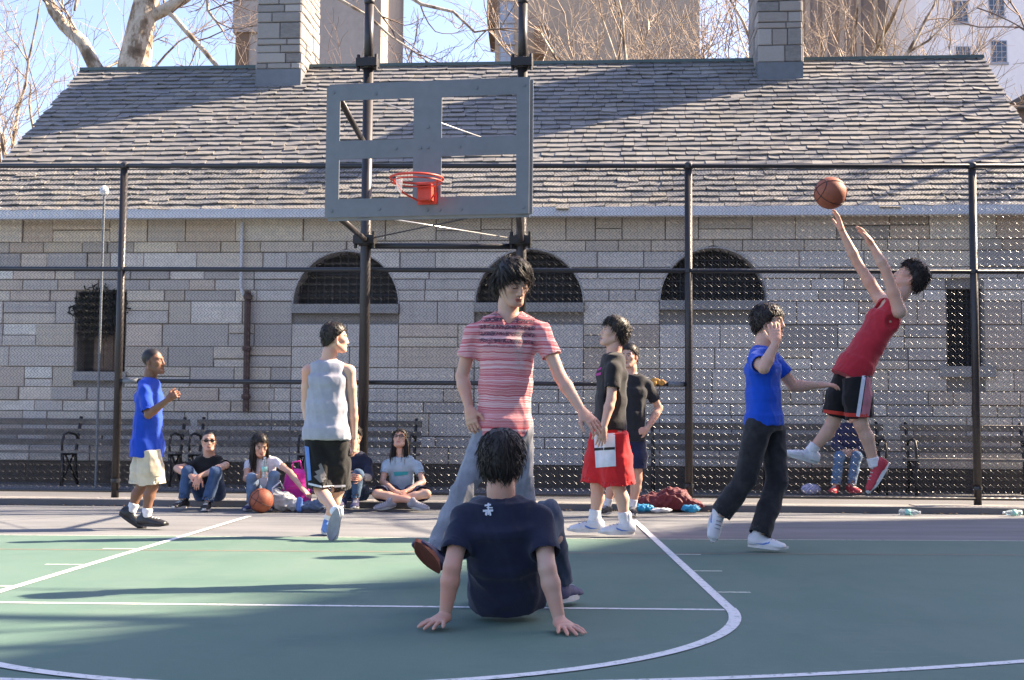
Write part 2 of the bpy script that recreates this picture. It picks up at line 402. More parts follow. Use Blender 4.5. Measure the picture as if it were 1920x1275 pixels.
# voussoirs, sills and grilles of the lunettes
for c, r_, z in lun:
    w = empty('window'); w.parent = house
    rv_ = MB(); vs = []; k = 24
    for q in range(k + 1):
        a = math.pi * q / k
        for rr, dd in ((r_, .33), (r_, -.002), (r_ + .02, -.002), (r_ + .02, .33)): vs.append((c + rr * math.cos(a), dd, z + rr * math.sin(a)))
    rv_.add(vs, [(q * 4 + e_, (q + 1) * 4 + e_, (q + 1) * 4 + (e_ + 1) % 4, q * 4 + (e_ + 1) % 4) for q in range(k) for e_ in range(4)], (.42, .41, .41)); rv_.build('arch_reveal', M['stone'], w)
    MB().box((c - r_ - .01, -.045, z - .125), (c + r_ + .01, .3, z - .002)).build('sill', M['sill'], w)
    g = MB()
    for i in range(13):
        u = c - r_ + (i + .5) * 2 * r_ / 13; hh = math.sqrt(max(r_ ** 2 - (u - c) ** 2, .01))
        g.box((u - .007, .17, z), (u + .007, .184, z + hh))
    for i in range(1, 5):
        zz = z + i * r_ / 5; hw = math.sqrt(r_ ** 2 - (zz - z) ** 2); g.box((c - hw, .186, zz - .007), (c + hw, .2, zz + .007))
    g.build('grille', M['bars'], w)
    gl = MB(); pts = [(c + r_ * math.cos(a), .32, z + r_ * math.sin(a)) for a in np.linspace(0, math.pi, 20)]
    gl.add(pts, [tuple(range(20))[::-1]]); gl.build('pane', M['dark'], w)
# the two small openings
o = openings[0]; w = empty('window'); w.parent = house
MB().box((o[0] - .02, -.04, o[2] - .12), (o[1] + .05, .3, o[2])).build('sill', M['sill'], w)
MB().box((o[0] + .01, .3, o[2]), (o[1] - .01, .36, o[3])).build('pane', M['dark'], w)
for i in range(3):
    a = o[0] + .22 + i * .14; MB().box((a, .10, o[2] + .02), (a + .132, .14 - .01 * i, o[3] - .30)).build('shutter_board', M['board_wood'], w)
wr = MB(); rr_ = random.Random(5)
for i in range(420):
    a = rr_.uniform(0, 6.283); t = rr_.gauss(0, .075); cx = o[0] + .30 + (.25 + t) * math.cos(a); cz = o[3] - .28 + (.25 + t) * math.sin(a)
    dv = np.array([rr_.gauss(0, 1), rr_.gauss(0, 1), rr_.gauss(0, 1)]); dv = nrm(dv) * .055; p = np.array([cx, rr_.uniform(-.06, .05), cz])
    wr.tube([p - dv, p + dv], [.013, .004], 4)
tag(wr.build('wreath', M['wreath'], w))
o = openings[1]; w = empty('window'); w.parent = house
MB().box((o[0] - .12, -.04, o[2] - .14), (o[1] + .14, .3, o[2] - .002)).build('sill', M['sill'], w)
MB().box((o[0] + .005, .22, o[2]), (o[1] - .005, .26, o[3])).build('pane', M['dark'], w)
g = MB()
for i in range(6):
    u = o[0] + .04 + i * .075; g.box((u, .1, o[2]), (u + .012, .112, o[3]))
for i in range(9):
    zz = o[2] + .06 + i * .11; g.box((o[0], .114, zz), (o[1], .124, zz + .01))
g.build('grille', M['bars'], w)
MB().box((U0 + .1, -.05, .03), (U1 - .1, .044, .352)).build('plinth', M['plinth'], house)
mb = MB(); mb.tube([(-4.03, -.06, 3.62), (-4.03, -.06, 2.72), (-3.99, -.06, 2.62)], .022, 8).build('downpipe', M['gutter'], house)
mb = MB(); mb.tube([(-3.93, -.07, 2.68), (-3.92, -.07, 1.05)], .045, 8)
for zz in (2.6, 1.9, 1.25): mb.lathe([(.06, -.03), (.065, 0), (.06, .03)], (-3.925, -.07, zz), 10)
mb.build('rusty_pipe', M['rust'], house)
# gutter and soffit
MB().box((U0 - .12, -.30, EZ - .09), (U1 + .12, -.17, EZ + .03)).build('gutter', M['gutter'], house)
MB().box((U0 - .05, -.168, EZ - .03), (U1 + .05, .04, EZ + .008)).build('soffit', M['gutter'], house)
# roof
D0, D1, RZ0, RZ1 = -.27, 3.6, EZ + .0, 6.80
SL = math.hypot(D1 - D0, RZ1 - RZ0); es = np.array([0, (D1 - D0) / SL, (RZ1 - RZ0) / SL]); en = np.array([0, -(RZ1 - RZ0) / SL, (D1 - D0) / SL])
def rp(u, s, n): p = es * s + en * n; return (u, D0 + p[1], RZ0 + p[2])
ro = MB(); ro.add([rp(U0, .0, .004), rp(U1, .0, .004), rp(U1, SL, .004), rp(U0, SL, .004), rp(U0, 0, -.1), rp(U1, 0, -.1), rp(U1, SL, -.1), rp(U0, SL, -.1)],
       [(0, 1, 2, 3), (7, 6, 5, 4), (0, 4, 5, 1), (1, 5, 6, 2), (3, 7, 4, 0), (2, 6, 7, 3)])
ro.add([(U0, 2 * D1 - D0, RZ0), (U1, 2 * D1 - D0, RZ0), (U1, D1 + .01, RZ1 - .01), (U0, D1 + .01, RZ1 - .01)], [(0, 1, 2, 3)])
roof = ro.build('roof', M['under'], house)
slate_cols = [(.205, .205, .20), (.25, .238, .215), (.165, .17, .18), (.28, .268, .24), (.19, .185, .178), (.135, .145, .155), (.26, .255, .245), (.23, .21, .175)]
exps = .152; nrow = int(SL / exps); slates = []
r = random.Random(23)
for i in range(nrow + 1):
    s0 = i * exps; u = U0 + r.uniform(-.25, 0) - .02
    while u < U1 + .02:
        w = r.uniform(.15, .30); a, b = max(u, U0 - .03), min(u + w, U1 + .03)
        if b - a > .05: slates.append((i, a, b, s0))
        u += w
restm = MB(); cand = [q for q in slates if q[1] > -6.9 and q[2] < 6.7]
big = set(sorted(cand, key=lambda q: (q[0], -(q[2] - q[1])))[:285])
for q in slates:
    i, a, b, s0 = q; j = r.uniform(-.011, .007); L = min(exps * 1.35, SL - s0 + .03); g = .003; tilt = r.gauss(0, .0035)
    th = r.uniform(.016, .024); zt = .036 + r.uniform(0, .012)
    if r.random() < .03: j -= .05
    s1 = s0 + j; k1, k2 = (r.uniform(0, .03) if r.random() < .35 else 0.0), (r.uniform(0, .03) if r.random() < .35 else 0.0)
    top_ = [(a + g, s1 + k1, zt + tilt), (a + g + k1 * 1.1, s1 + tilt, zt + tilt), (b - g - k2 * 1.1, s1 - tilt, zt - tilt), (b - g, s1 + k2, zt - tilt), (b - g, s0 + L, .012), (a + g, s0 + L, .012)]
    vs = [rp(*p) for p in top_] + [rp(p[0], p[1], max(p[2] - th, .005)) for p in top_]
    fs = [(0, 1, 2, 3, 4, 5)] + [(m, m + 6, (m + 1) % 6 + 6, (m + 1) % 6) for m in range(6)]
    c = r.choice(slate_cols); c = tuple(.5 * v + .5 * m_ for v, m_ in zip(c, (.215, .208, .19))); k = r.uniform(.86, 1.12)
    warm = 1.0 + .16 * max(0, 1 - s0 / 2.6) * r.uniform(.2, 1.2)
    c = (c[0] * k * warm, c[1] * k * (1 + (warm - 1) * .8), c[2] * k * (1 + (warm - 1) * .3))
    if q in big: MB().add(vs, fs, c).build('slate', M['slate'], roof)
    else: restm.add(vs, fs, c)
o = restm.build('upper_slate', M['slate'], roof); o['kind'] = 'stuff'
mb = MB(); mb.obox((U0 - .02, D1, RZ1 + .02), (U1 + .02, D1, RZ1 + .02), .16, .05); mb.build('ridge_cap', M['copper'], roof)
# chimneys
def chimney(u0, u1):
    ch = MB(); d0, d1, zt = 3.0, 4.25, 9.6
    ch.box((u0 + .03, d0 + .03, 5.6), (u1 - .03, d1 - .03, zt)); cho = ch.build('chimney', M['mortar'], house)
    q = random.Random(int(abs(u0) * 100)); z = 6.62
    cols = [(.34, .325, .30), (.25, .24, .225), (.40, .38, .35), (.20, .19, .18), (.30, .27, .24)]
    def blk(p0, p1, nx, z0, z1):
        # a stone on a face running from p0 to p1, facing nx
        p0, p1, nx = np.array(p0), np.array(p1), np.array(nx); pr = q.uniform(0, .02); g = .006; c = .012
        t = nrm(p1 - p0); a, b = p0 + t * g, p1 - t * g
        vs = []
        for off, ins in ((-.03, 0), (pr - c, 0), (pr, c)):
            for P, zz, sg, zs in ((a, z0 + g, 1, 1), (b, z0 + g, -1, 1), (b, z1 - g, -1, -1), (a, z1 - g, 1, -1)):
                w = P + t * sg * ins + nx * off; vs.append((w[0], w[1], zz + zs * ins))
        fs = [(8, 9, 10, 11)]
        for i in range(4):
            j = (i + 1) % 4; fs += [(4 + i, 4 + j, 8 + j, 8 + i), (i, j, 4 + j, 4 + i)]
        cc = q.choice(cols); k = q.uniform(.85, 1.1)
        MB().add(vs, fs, tuple(v * k for v in cc)).build('stone', M['stone'], cho)
    while z < zt - .05:
        h = min(q.choice([.1, .13, .17, .22, .27]), zt - z)
        for (A, B, nx) in (((u0, d0), (u1, d0), (0, -1)), ((u1, d0), (u1, d1), (1, 0)), ((u0, d1), (u0, d0), (-1, 0))):
            A, B = np.array(A), np.array(B); L = np.linalg.norm(B - A); t = 0.0
            while t < L - .001:
                w = q.uniform(.18, .5)
                if L - t - w < .15: w = L - t
                blk(A + (B - A) * t / L, A + (B - A) * (t + w) / L, nx, z, z + h); t += w
        z += h
    fl = MB(); fl.box((u0 - .008, d0 - .02, 6.2), (u1 + .008, d1, 6.615)); fl.build('flashing', M['lead'], cho)
chimney(-4.75, -4.02); chimney(3.28, 3.97)
# ------------------------------------------------------------------ vent pipe with white cap behind the fence
vp = empty('vent_pipe', tuple(at(190, 545, 16.2)[:2]) + (KERB_Z,)); tag(vp, 'thin grey vent pipe with white ball cap behind the left fence bay', 'pipe')
MB().tube([(0, 0, -.01), (0, 0, 3.70)], .016, 8).build('tube', M['lead'], vp)
MB().lathe([(.01, 3.70), (.045, 3.72), (.06, 3.76), (.05, 3.80), (.015, 3.83)], n=12).build('cap', M['whitepaint'], vp)

# ------------------------------------------------------------------ chain link fence
FA = math.atan(.017)
fence = empty('chain_link_fence', (0, 13.9, 0), -FA)
tag(fence, 'tall chain-link fence with black posts and rails along the court', 'fence')
FZ = [3.70, 2.555, 1.33]
for u in (-7.4, -4.56, 1.63, 4.67, 7.7):
    p = MB(); p.tube([(u, 0, .05), (u, 0, 3.66)], .042, 12); p.lathe([(.05, 0), (.05, .05), (.02, .075)], (u, 0, 3.67), 12)
    po = p.build('post', M['post'], fence, True)
    for zz in FZ[:2] + [.25]: MB().lathe([(.05, -.02), (.052, 0), (.05, .02)], (u, 0, zz), 12).build('clamp', M['rail'], po)
for z_, a, b in ((FZ[0], -8.5, 8.5), (FZ[1], -8.5, 8.5), (FZ[2], -4.56, 1.63), (.14, -8.5, 8.5)):
    MB().tube([(a, -.01, z_), (0, -.01, z_), (b, -.01, z_)], .026 if z_ > .2 else .018, 10).build('rail', M['rail'], fence, True)
for u in (-4.5, 1.57):
    MB().tube([(u, -.012, FZ[2]), (u + (.16 if u < 0 else -.16), -.012, FZ[2])], .031, 10).build('rail_sleeve', M['galv'], fence, True)
# woven wire: zigzag strands, too fine to pick apart
def wire_net(u0, u1, z0, z1, dg=.076, rad=.0018):
    hd = dg / 2; nw = int((u1 - u0) / hd); nz = int((z1 - z0) / hd); vs = []; fs = []
    ang = [math.pi * 2 * k / 6 + .4 for k in range(6)]; base = 0
    ring = np.array([(math.cos(a) * rad, math.sin(a) * rad) for a in ang])
    for i in range(nw):
        uc = u0 + (i + .5) * hd; k = np.arange(nz + 1)
        s = np.where(k % 2 == 0, -1, 1)
        side = s * (hd / 2 + .003)
        zz = z0 + k * hd
        # two points at each bend: the wire passes round its neighbour
        U = np.repeat(uc + side, 2); Z = np.repeat(zz, 2); Z[0::2] -= .003; Z[1::2] += .003
        Y = np.empty(len(U)); Y[0::2] = .004 * (-1) ** i; Y[1::2] = -.004 * (-1) ** i
        n = len(U); P = np.stack([U, Y, Z], 1)
        T = np.gradient(P, axis=0); T /= np.linalg.norm(T, axis=1)[:, None]
        X = np.cross(T, [0, 1.0, 0]); X /= np.linalg.norm(X, axis=1)[:, None]; W = np.cross(X, T)
        q = P[:, None, :] + X[:, None, :] * ring[None, :, 0:1] + W[:, None, :] * ring[None, :, 1:2]
        vs.append(q.reshape(-1, 3)); a = np.arange(n - 1)[:, None] * 6 + base; kk = np.arange(6)[None, :]; k2 = (kk + 1) % 6
        fs.append(np.stack([a + kk, a + k2, a + 6 + k2, a + 6 + kk], 2).reshape(-1, 4)); base += n * 6
    vs = np.concatenate(vs); fs = np.concatenate(fs); me = bpy.data.meshes.new('wire_mesh')
    me.vertices.add(len(vs)); me.vertices.foreach_set('co', vs.ravel()); me.loops.add(fs.size); me.loops.foreach_set('vertex_index', fs.ravel())
    me.polygons.add(len(fs)); me.polygons.foreach_set('loop_start', np.arange(0, fs.size, 4)); me.polygons.foreach_set('use_smooth', np.ones(len(fs), bool))
    me.update(); me.validate(); return me
me = wire_net(-6.1, 5.7, .14, 3.68); me.materials.append(M['wire'])
o = link(bpy.data.objects.new('wire_mesh', me), fence); o['kind'] = 'stuff'

# ------------------------------------------------------------------ basketball hoop
HA = math.radians(8.6)
hoop = empty('basketball_hoop', (-1.014, 11.68, 0), -HA)
tag(hoop, 'steel basketball backboard with orange rim on two tall dark poles', 'basketball hoop')
def hl(p):                                                   # world -> hoop frame
    d = np.array(p, float) - np.array([-1.014, 11.68, 0]); c, s = math.cos(HA), math.sin(HA)
    return np.array([d[0] * c - d[1] * s, d[0] * s + d[1] * c, d[2]])
bx0, bx1, bz0, bz1 = -.955, .945, 2.78, 4.015
holes_x = [(-.84, -.135), (.13, .825)]; holes_z = [(2.95, 3.325), (3.495, 3.877)]
mb = MB()
xs = [bx0, -.84, -.135, .13, .825, bx1]; zs = [bz0, 2.95, 3.325, 3.495, 3.877, bz1]
idx = {}
def bv(i, j, k):
    if (i, j, k) not in idx:
        idx[(i, j, k)] = len(mb.v); mb.v.append((xs[i], (-.006, .006)[k], zs[j])); mb.c.append((1, 1, 1))
    return idx[(i, j, k)]
solid = lambda i, j: 0 <= i < 5 and 0 <= j < 5 and not (i in (1, 3) and j in (1, 3))
for i in range(5):
    for j in range(5):
        if not solid(i, j): continue
        mb.f.append((bv(i, j, 0), bv(i + 1, j, 0), bv(i + 1, j + 1, 0), bv(i, j + 1, 0)))
        mb.f.append((bv(i, j, 1), bv(i, j + 1, 1), bv(i + 1, j + 1, 1), bv(i + 1, j, 1)))
        for di, dj, a, b in ((-1, 0, (i, j), (i, j + 1)), (1, 0, (i + 1, j + 1), (i + 1, j)), (0, -1, (i + 1, j), (i, j)), (0, 1, (i, j + 1), (i + 1, j + 1))):
            if not solid(i + di, j + dj): mb.f.append((bv(*a, 0), bv(*b, 0), bv(*b, 1), bv(*a, 1)))
board = mb.build('backboard', M['galv'], hoop)
fr = MB()                                                    # folded rim of the plate
for a, b in (((bx0, 0, bz0), (bx1, 0, bz0)), ((bx0, 0, bz1), (bx1, 0, bz1)), ((bx0, 0, bz0), (bx0, 0, bz1)), ((bx1, 0, bz0), (bx1, 0, bz1))):
    a, b = np.array(a), np.array(b); a[1] = b[1] = .035; fr.obox(a, b, .055 if a[2] != b[2] else .012, .012 if a[2] != b[2] else .055, (0, 0, 1) if a[2] == b[2] else (0, 1, 0))
fr.build('edge_flange', M['galv'], board)
for i, (x_, z_) in enumerate([(bx0 + .05, bz0 + .06), (bx1 - .05, bz0 + .06), (bx0 + .05, bz1 - .06), (bx1 - .05, bz1 - .06), (-.45, bz0 + .07), (0, bz0 + .05), (.12, bz0 + .05), (.32, bz0 + .05), (-.3, 3.41), (.3, 3.41), (0, 3.41), (0, 3.6), (-.5, 3.93), (.45, 3.95), (-.07, 3.41)]):
    b = MB(); pts = [(x_ + .016 * math.cos(a), -.014, z_ + .016 * math.sin(a)) for a in np.linspace(0, 6.283, 7)[:-1]]
    b.add(pts + [(p[0], -.0062, p[2]) for p in pts], [tuple(range(6))] + [(k, (k + 1) % 6, (k + 1) % 6 + 6, k + 6) for k in range(6)]); b.build('bolt', M['lead'], board)
rm = MB(); ring = [(-.005 + .235 * math.cos(a), -.385 + .235 * math.sin(a), 3.05) for a in np.linspace(0, 2 * math.pi, 41)]
rm.tube(ring, .0105, 8, caps=False); ring2 = [(-.005 + .225 * math.cos(a), -.385 + .225 * math.sin(a), 3.018) for a in np.linspace(0, 2 * math.pi, 41)]; rm.tube(ring2, .007, 6, caps=False)
rimo = rm.build('rim', M['rim'], hoop, True)
b = MB(); b.box((-.06, -.13, 2.905), (.07, -.0065, 3.03)); b.box((-.085, -.02, 2.88), (.095, -.0075, 3.05)); b.box((-.065, -.17, 3.035), (.075, -.008, 3.048)); b.build('bracket', M['rim'], rimo)
for s in (-1, 1):
    MB().tube([(s * .2, -.46, 3.03), (s * .15, -.30, 2.94), (s * .06, -.12, 2.90)], .009, 6).build('brace', M['rim'], rimo)
nt_ = MB()                                                   # shred of old net
for k in range(5):
    x0 = -.14 + k * .012; nt_.tube([(x0, -.57, 3.03), (x0 + .004, -.575, 2.97), (x0 - .006, -.572, 2.92 - .01 * k)], .003, 4)
nt_.build('net_scrap', M['whitepaint'], rimo)
P1 = np.array([-1.855, 13.80, 0]); P2 = np.array([-.175, 13.77, 0])
PZ = 5.52
for P in (P1, P2):
    q = hl(P); p = MB(); p.tube([(q[0], q[1], .03), (q[0], q[1], 4.75)], .056, 14); p.tube([(q[0], q[1], 4.75), (q[0], q[1], PZ - .06)], .05, 14)
    p.lathe([(.052, 0), (.06, .02), (.06, .05), (.03, .08), (.012, .12)], (q[0], q[1], PZ - .06), 12)
    po = p.build('pole', M['post'], hoop, True)
    for zz, hh in ((4.80, .06), (2.86, .06)):
        k = MB(); k.lathe([(.075, -hh), (.085, -hh * .6), (.085, hh * .6), (.075, hh)], (q[0], q[1], zz), 14)
        k.box((q[0] - .115, q[1] - .10, zz - hh * .75), (q[0] + .115, q[1] + .02, zz + hh * .75))
        for sx in (-1, 1): k.lathe([(.018, -.09), (.02, 0), (.018, .09)], (q[0] + sx * .10, q[1] - .05, zz), 6)
        k.build('clamp', M['bars'], po)
q1, q2 = hl(P1), hl(P2)
MB().tube([(q1[0], q1[1], 2.80), (q2[0], q2[1], 2.80)], .032, 10).build('crossbar', M['rail'], hoop, True)
for q, sx in ((q1, -1), (q2, 1)):
    bxp = -.86 if sx < 0 else .84
    for za, zb in ((2.86, 2.80), (3.86, 3.90)):
        MB().tube([(q[0], q[1], za), (bxp, .05, zb)], .03, 10).build('arm', M['post'], hoop, True)
MB().tube([(-.55, .05, 2.80), (q2[0] - .1, q2[1] - .05, 2.88)], .007, 6).build('tie_rod', M['rod'], hoop, True)
MB().tube([(.60, .05, 2.80), (q1[0] + .1, q1[1] - .05, 2.88)], .007, 6).build('tie_rod', M['post'], hoop, True)
MB().tube([(-.50, .05, 3.88), (q2[0] - .1, q2[1] - .05, 3.86)], .007, 6).build('tie_rod', M['rod'], hoop, True)

# ------------------------------------------------------------------ park benches behind the fence
def make_bench(name, L, n_arm):
    t = empty(name)
    zs_ = .42
    for i in range(4):                                        # seat slats
        y = -.02 - i * .105; MB().box((-L / 2, y - .085, zs_ + .004 * (i == 3)), (L / 2, y, zs_ + .032)).build('seat_slat', M['wood'], t)
    for i in range(3):
        z0 = .52 + i * .135; y = .05 + i * .045
        mb = MB(); mb.obox((-L / 2, y, z0 + .04), (L / 2, y, z0 + .04), .028, .082, (0, -.3, 1)); mb.build('back_slat', M['wood'], t)
    for k in range(n_arm):
        x = -L / 2 + .08 + k * (L - .16) / (n_arm - 1); fr = MB()
        fr.tube([(x, -.40, 0), (x, -.36, .2), (x, -.40, .41)], .022, 6); fr.tube([(x, .10, 0), (x, .03, .22), (x, .02, .42), (x, .08, .6), (x, .17, .90)], .022, 6)
        fr.tube([(x, -.38, .05), (x, -.05, .40)], .016, 6); fr.tube([(x, .06, .05), (x, -.30, .40)], .016, 6)
        fr.tube([(x, -.42, .41), (x, .03, .41)], .018, 6)
        fr.build('leg_frame', M['bars'], t, True)
        ar = MB(); ar.tube([(x, -.40, .42), (x, -.42, .56), (x, -.36, .66), (x, -.22, .69), (x, .02, .66), (x, .07, .60)], .016, 6); ar.build('armrest', M['bars'], t, True)
    return t
def bench_copy(src, loc, rz, label):
    b = src.copy(); COL.objects.link(b); b.location = loc; b.rotation_euler = (0, 0, rz); b['label'] = label
    for c in src.children:
        k = c.copy(); COL.objects.link(k); k.parent = b; k.matrix_parent_inverse = c.matrix_parent_inverse
    return b
b0 = make_bench('park_bench', 3.0, 3)
tag(b0, 'grey slatted park bench at far left, behind the left fence bay', 'bench', 'park benches along the stone house')
b0.location = (-6.1, 17.02, KERB_Z - .006); b0.rotation_euler.z = -BA
bench_copy(b0, (-3.0, 16.82, KERB_Z - .006), -BA, 'slatted park bench behind the three sitting teenagers at the kerb')
bench_copy(b0, (2.9, 16.48, KERB_Z - .006), -BA, 'slatted park bench with person in dark jacket, behind the jumping player')
bench_copy(b0, (6.1, 16.30, KERB_Z - .006), -BA, 'slatted park bench at far right under the tall dark window')
# ------------------------------------------------------------------ buildings behind
def facade_mat(name, col, var=.12):
    m, nt, b = nodes(name); co = coords(nt)
    n1 = noise(nt, coords(nt, 'Object', (1, 1, .25)), .35, 5, .65); n2 = noise(nt, co, 3.0, 4)
    f = mrange(nt, math2(nt, 'ADD', n1, math2(nt, 'MULTIPLY', n2, .5)), .45, 1.0, 1 - var, 1 + var)
    out = mixc(nt, 1.0, col, N(nt, 'ShaderNodeCombineXYZ', {0: f, 1: f, 2: f}).outputs[0], 'MULTIPLY')
    nt.links.new(out, b.inputs['Base Color']); b.inputs['Roughness'].default_value = .85; return m
M['tan'] = facade_mat('tan_brick', (.33, .285, .235), .2); M['beige'] = facade_mat('beige_brick', (.36, .32, .28), .2)
M['grey_brick'] = facade_mat('grey_brown_brick', (.25, .215, .20)); M['white_wall'] = facade_mat('pale_painted_brick', (.74, .74, .75), .07)
M['brown'] = facade_mat('brown_trim', (.17, .11, .07)); M['darkroof'] = facade_mat('dark_roof', (.10, .10, .105))
_m, _nt, _b = nodes('window_glass'); _b.inputs['Base Color'].default_value = (.05, .07, .10, 1); _b.inputs['Roughness'].default_value = .08; _b.inputs['Specular IOR Level'].default_value = .8; M['glass'] = _m
_m, _nt, _b = nodes('sky_lit_glass'); _b.inputs['Base Color'].default_value = (.30, .38, .50, 1); _b.inputs['Roughness'].default_value = .12; M['glass_pale'] = _m
M['winframe'] = mat_plain('window_frame_paint', (.30, .33, .38), .5, bmp=0)
def put_window(parent, c, w, h, cols, rows, glass, dy=0.0):
    """c: centre on the facade (local x, facade y, z)"""
    x, y, z = c; wo = MB()
    for a, b_, e, f_ in ((x - w / 2, x + w / 2, z - h / 2, z - h / 2 + .07), (x - w / 2, x + w / 2, z + h / 2 - .07, z + h / 2), (x - w / 2, x - w / 2 + .06, z - h / 2 + .07, z + h / 2 - .07), (x + w / 2 - .06, x + w / 2, z - h / 2 + .07, z + h / 2 - .07)):
        wo.box((a, y - .04, e), (b_, y + .03, f_))
    for i in range(1, cols): u = x - w / 2 + i * w / cols; wo.box((u - .025, y - .03, z - h / 2 + .07), (u + .025, y + .02, z + h / 2 - .07))
    for i in range(1, rows): u = z - h / 2 + i * h / rows; wo.box((x - w / 2 + .06, y - .032, u - .025), (x + w / 2 - .06, y + .018, u + .025))
    o = wo.build('window', M['winframe'], parent)
    MB().box((x - w / 2 + .01, y - .012, z - h / 2 + .01), (x + w / 2 - .01, y + .01, z + h / 2 - .01)).build('pane', glass, o)
    MB().box((x - w / 2 - .08, y - .12, z - h / 2 - .14), (x + w / 2 + .08, y - .002, z - h / 2 - .005)).build('sill', M['winframe'], o)

# tan tower block in the middle
Y = 80.0; A = at(928, 100, Y); B = at(1312, 100, Y); t = empty('tan_apartment_tower', (A[0], Y, 0)); W = B[0] - A[0]
tag(t, 'tall tan brick apartment tower rising behind the middle of the slate roof', 'building')
MB().box((0, 0, 0), (W, 14, 48)).build('wall', M['tan'], t)
zl = at(928, 45, Y)[2]
MB().box((-.5, -.4, zl), (.10, 6, 48)).build('corner_pier', M['brown'], t)
for i, py in enumerate((-35, 22, 62, 105, 150)):
    p = at(950, py, Y); put_window(t, (p[0] - A[0], -.005, p[2]), .9, 1.25, 2, 2, M['glass_pale'])
p = at(1002, 60, Y); q = at(1028, 112, Y); MB().box((p[0] - A[0], -1.3, q[2]), (q[0] - A[0], -.004, p[2])).build('balcony', M['brown'], t)
# beige tower behind the left chimney
Y = 70.0; A = at(441, 100, Y); B = at(712, 100, Y); t = empty('beige_apartment_tower', (A[0], Y, 0)); W = B[0] - A[0]
tag(t, 'beige brick apartment tower behind the left stone chimney', 'building')
MB().box((0, 0, 0), (W - .9, 12, 46)).build('wall', M['beige'], t)
MB().box((W - .9 + .003, .3, 0), (W, 12, 45)).build('corner_pier', M['tan'], t)
zl = at(441, 62, Y)[2]; MB().box((-.12, -.25, zl), (1.25, 5, 46)).build('upper_bay', M['beige'], t); MB().box((.05, -.12, zl - 1.9), (.75, 3, zl - .004)).build('corbel', M['brown'], t)
# grey brown block
Y = 100.0; A = at(1500, 100, Y); B = at(1722, 100, Y); t = empty('grey_brick_block', (A[0], Y, 0)); W = B[0] - A[0]
tag(t, 'grey-brown brick block with pale vertical piers, right of the right chimney', 'building')
MB().box((0, 0, 0), (W, 14, 44)).build('wall', M['grey_brick'], t)
for i in range(7):
    x = .4 + i * W / 7; MB().box((x, -.35, 0), (x + .35, -.003, 44)).build('pier', M['beige'], t)
# white building with barred windows
Y = 92.0; A = at(1718, 100, Y); B = at(2100, 100, Y); t = empty('white_apartment_building', (A[0], Y, 0)); W = B[0] - A[0]
tag(t, 'white painted apartment building with small-paned windows at top right', 'building')
MB().box((0, 0, 0), (W, 14, 45)).build('wall', M['white_wall'], t)
for px, py in ((1800, 22), (1868, 10), (1805, 108), (1873, 97), (1940, 2), (1943, 90)):
    p = at(px, py, Y); put_window(t, (p[0] - A[0], -.005, p[2]), 1.15, 1.65, 3, 4, M['glass'])
# low dark roofed shed at the right edge
Y = 36.0; A = at(1868, 165, Y); t = empty('low_annex', (A[0] + .3, Y, 0)); tag(t, 'low annex with dark sloping roof peeking past the right gable', 'building')
MB().box((0, .2, 0), (7, 6, A[2] - .6)).build('wall', M['grey_brick'], t)
mb = MB(); z_ = A[2] - .62; mb.add([(-.3, -.2, z_), (7.3, -.2, z_), (7.3, 6, z_), (-.3, 6, z_), (3.2, -.2, z_ + 2.0), (3.2, 6, z_ + 2.0)], [(0, 1, 4), (3, 5, 2), (0, 4, 5, 3), (1, 2, 5, 4), (0, 3, 2, 1)]); mb.build('roof', M['darkroof'], t)
# tall block beyond the right edge of the frame: its shadow lies over the near court
e = nrm((.455, .89, 0)); hs = V3(math.cos(SUN_AZ), math.sin(SUN_AZ), 0); HB = 24.0
E0 = V3(1.60, 11.95, 0) + hs * HB / math.tan(SUN_EL); n_ = V3(e[1], -e[0], 0)
a, b = E0 - e * 48, E0; t = empty('corner_tower_block', (0, 0, 0))
tag(t, 'brick tower block standing outside the right edge of the picture', 'building')
mb = MB(); q = [a, b, b + n_ * 16, a + n_ * 16]; mb.add([(p[0], p[1], 0) for p in q] + [(p[0], p[1], HB) for p in q], [(3, 2, 1, 0), (4, 5, 6, 7), (0, 1, 5, 4), (1, 2, 6, 5), (2, 3, 7, 6), (3, 0, 4, 7)])
mb.build('wall', M['beige'], t)

# ------------------------------------------------------------------ bare trees
def rv(q): return nrm(V3(q.gauss(0, 1), q.gauss(0, 1), q.gauss(0, 1)))
def grow(mb, q, p, d, L, r, lev, fine, minr=.006, spread=.75, upb=.12):
    """one branch, then its children"""
    n = 4 if lev < 2 else 3; pts = [p]; dd = nrm(d)
    for i in range(n):
        dd = nrm(dd + rv(q) * .22 + V3(0, 0, upb * .5)); pts.append(pts[-1] + dd * L / n)
    r1 = max(r * .64, minr * .8)
    (mb if r > .028 else fine).tube(pts, list(np.linspace(r, r1, n + 1)), 6 if r > .05 else 3, caps=False)
    if lev > 5 or (r <= minr and lev > 4): return
    k = q.choice([2, 3, 3]) if lev < 4 else q.choice([2, 3])
    for j in range(k):
        i = n if j == 0 else q.randint(1, n); c = nrm(dd + rv(q) * spread * (0.6 if j == 0 else 1.0) + V3(0, 0, upb))
        grow(mb, q, pts[i], c, L * q.uniform(.62, .86), (r1 if j == 0 else r1 * q.uniform(.55, .8)), lev + 1, fine, minr, spread, upb)
    if r < .03 and lev > 3:
        for j in range(3):
            i = q.randint(1, n); c = nrm(dd + rv(q) * 1.1); s = pts[i]
            fine.tube([s, s + c * L * .35, s + c * L * .6 + rv(q) * L * .12], [r1 * .8, r1 * .6, r1 * .3], 3, caps=False)
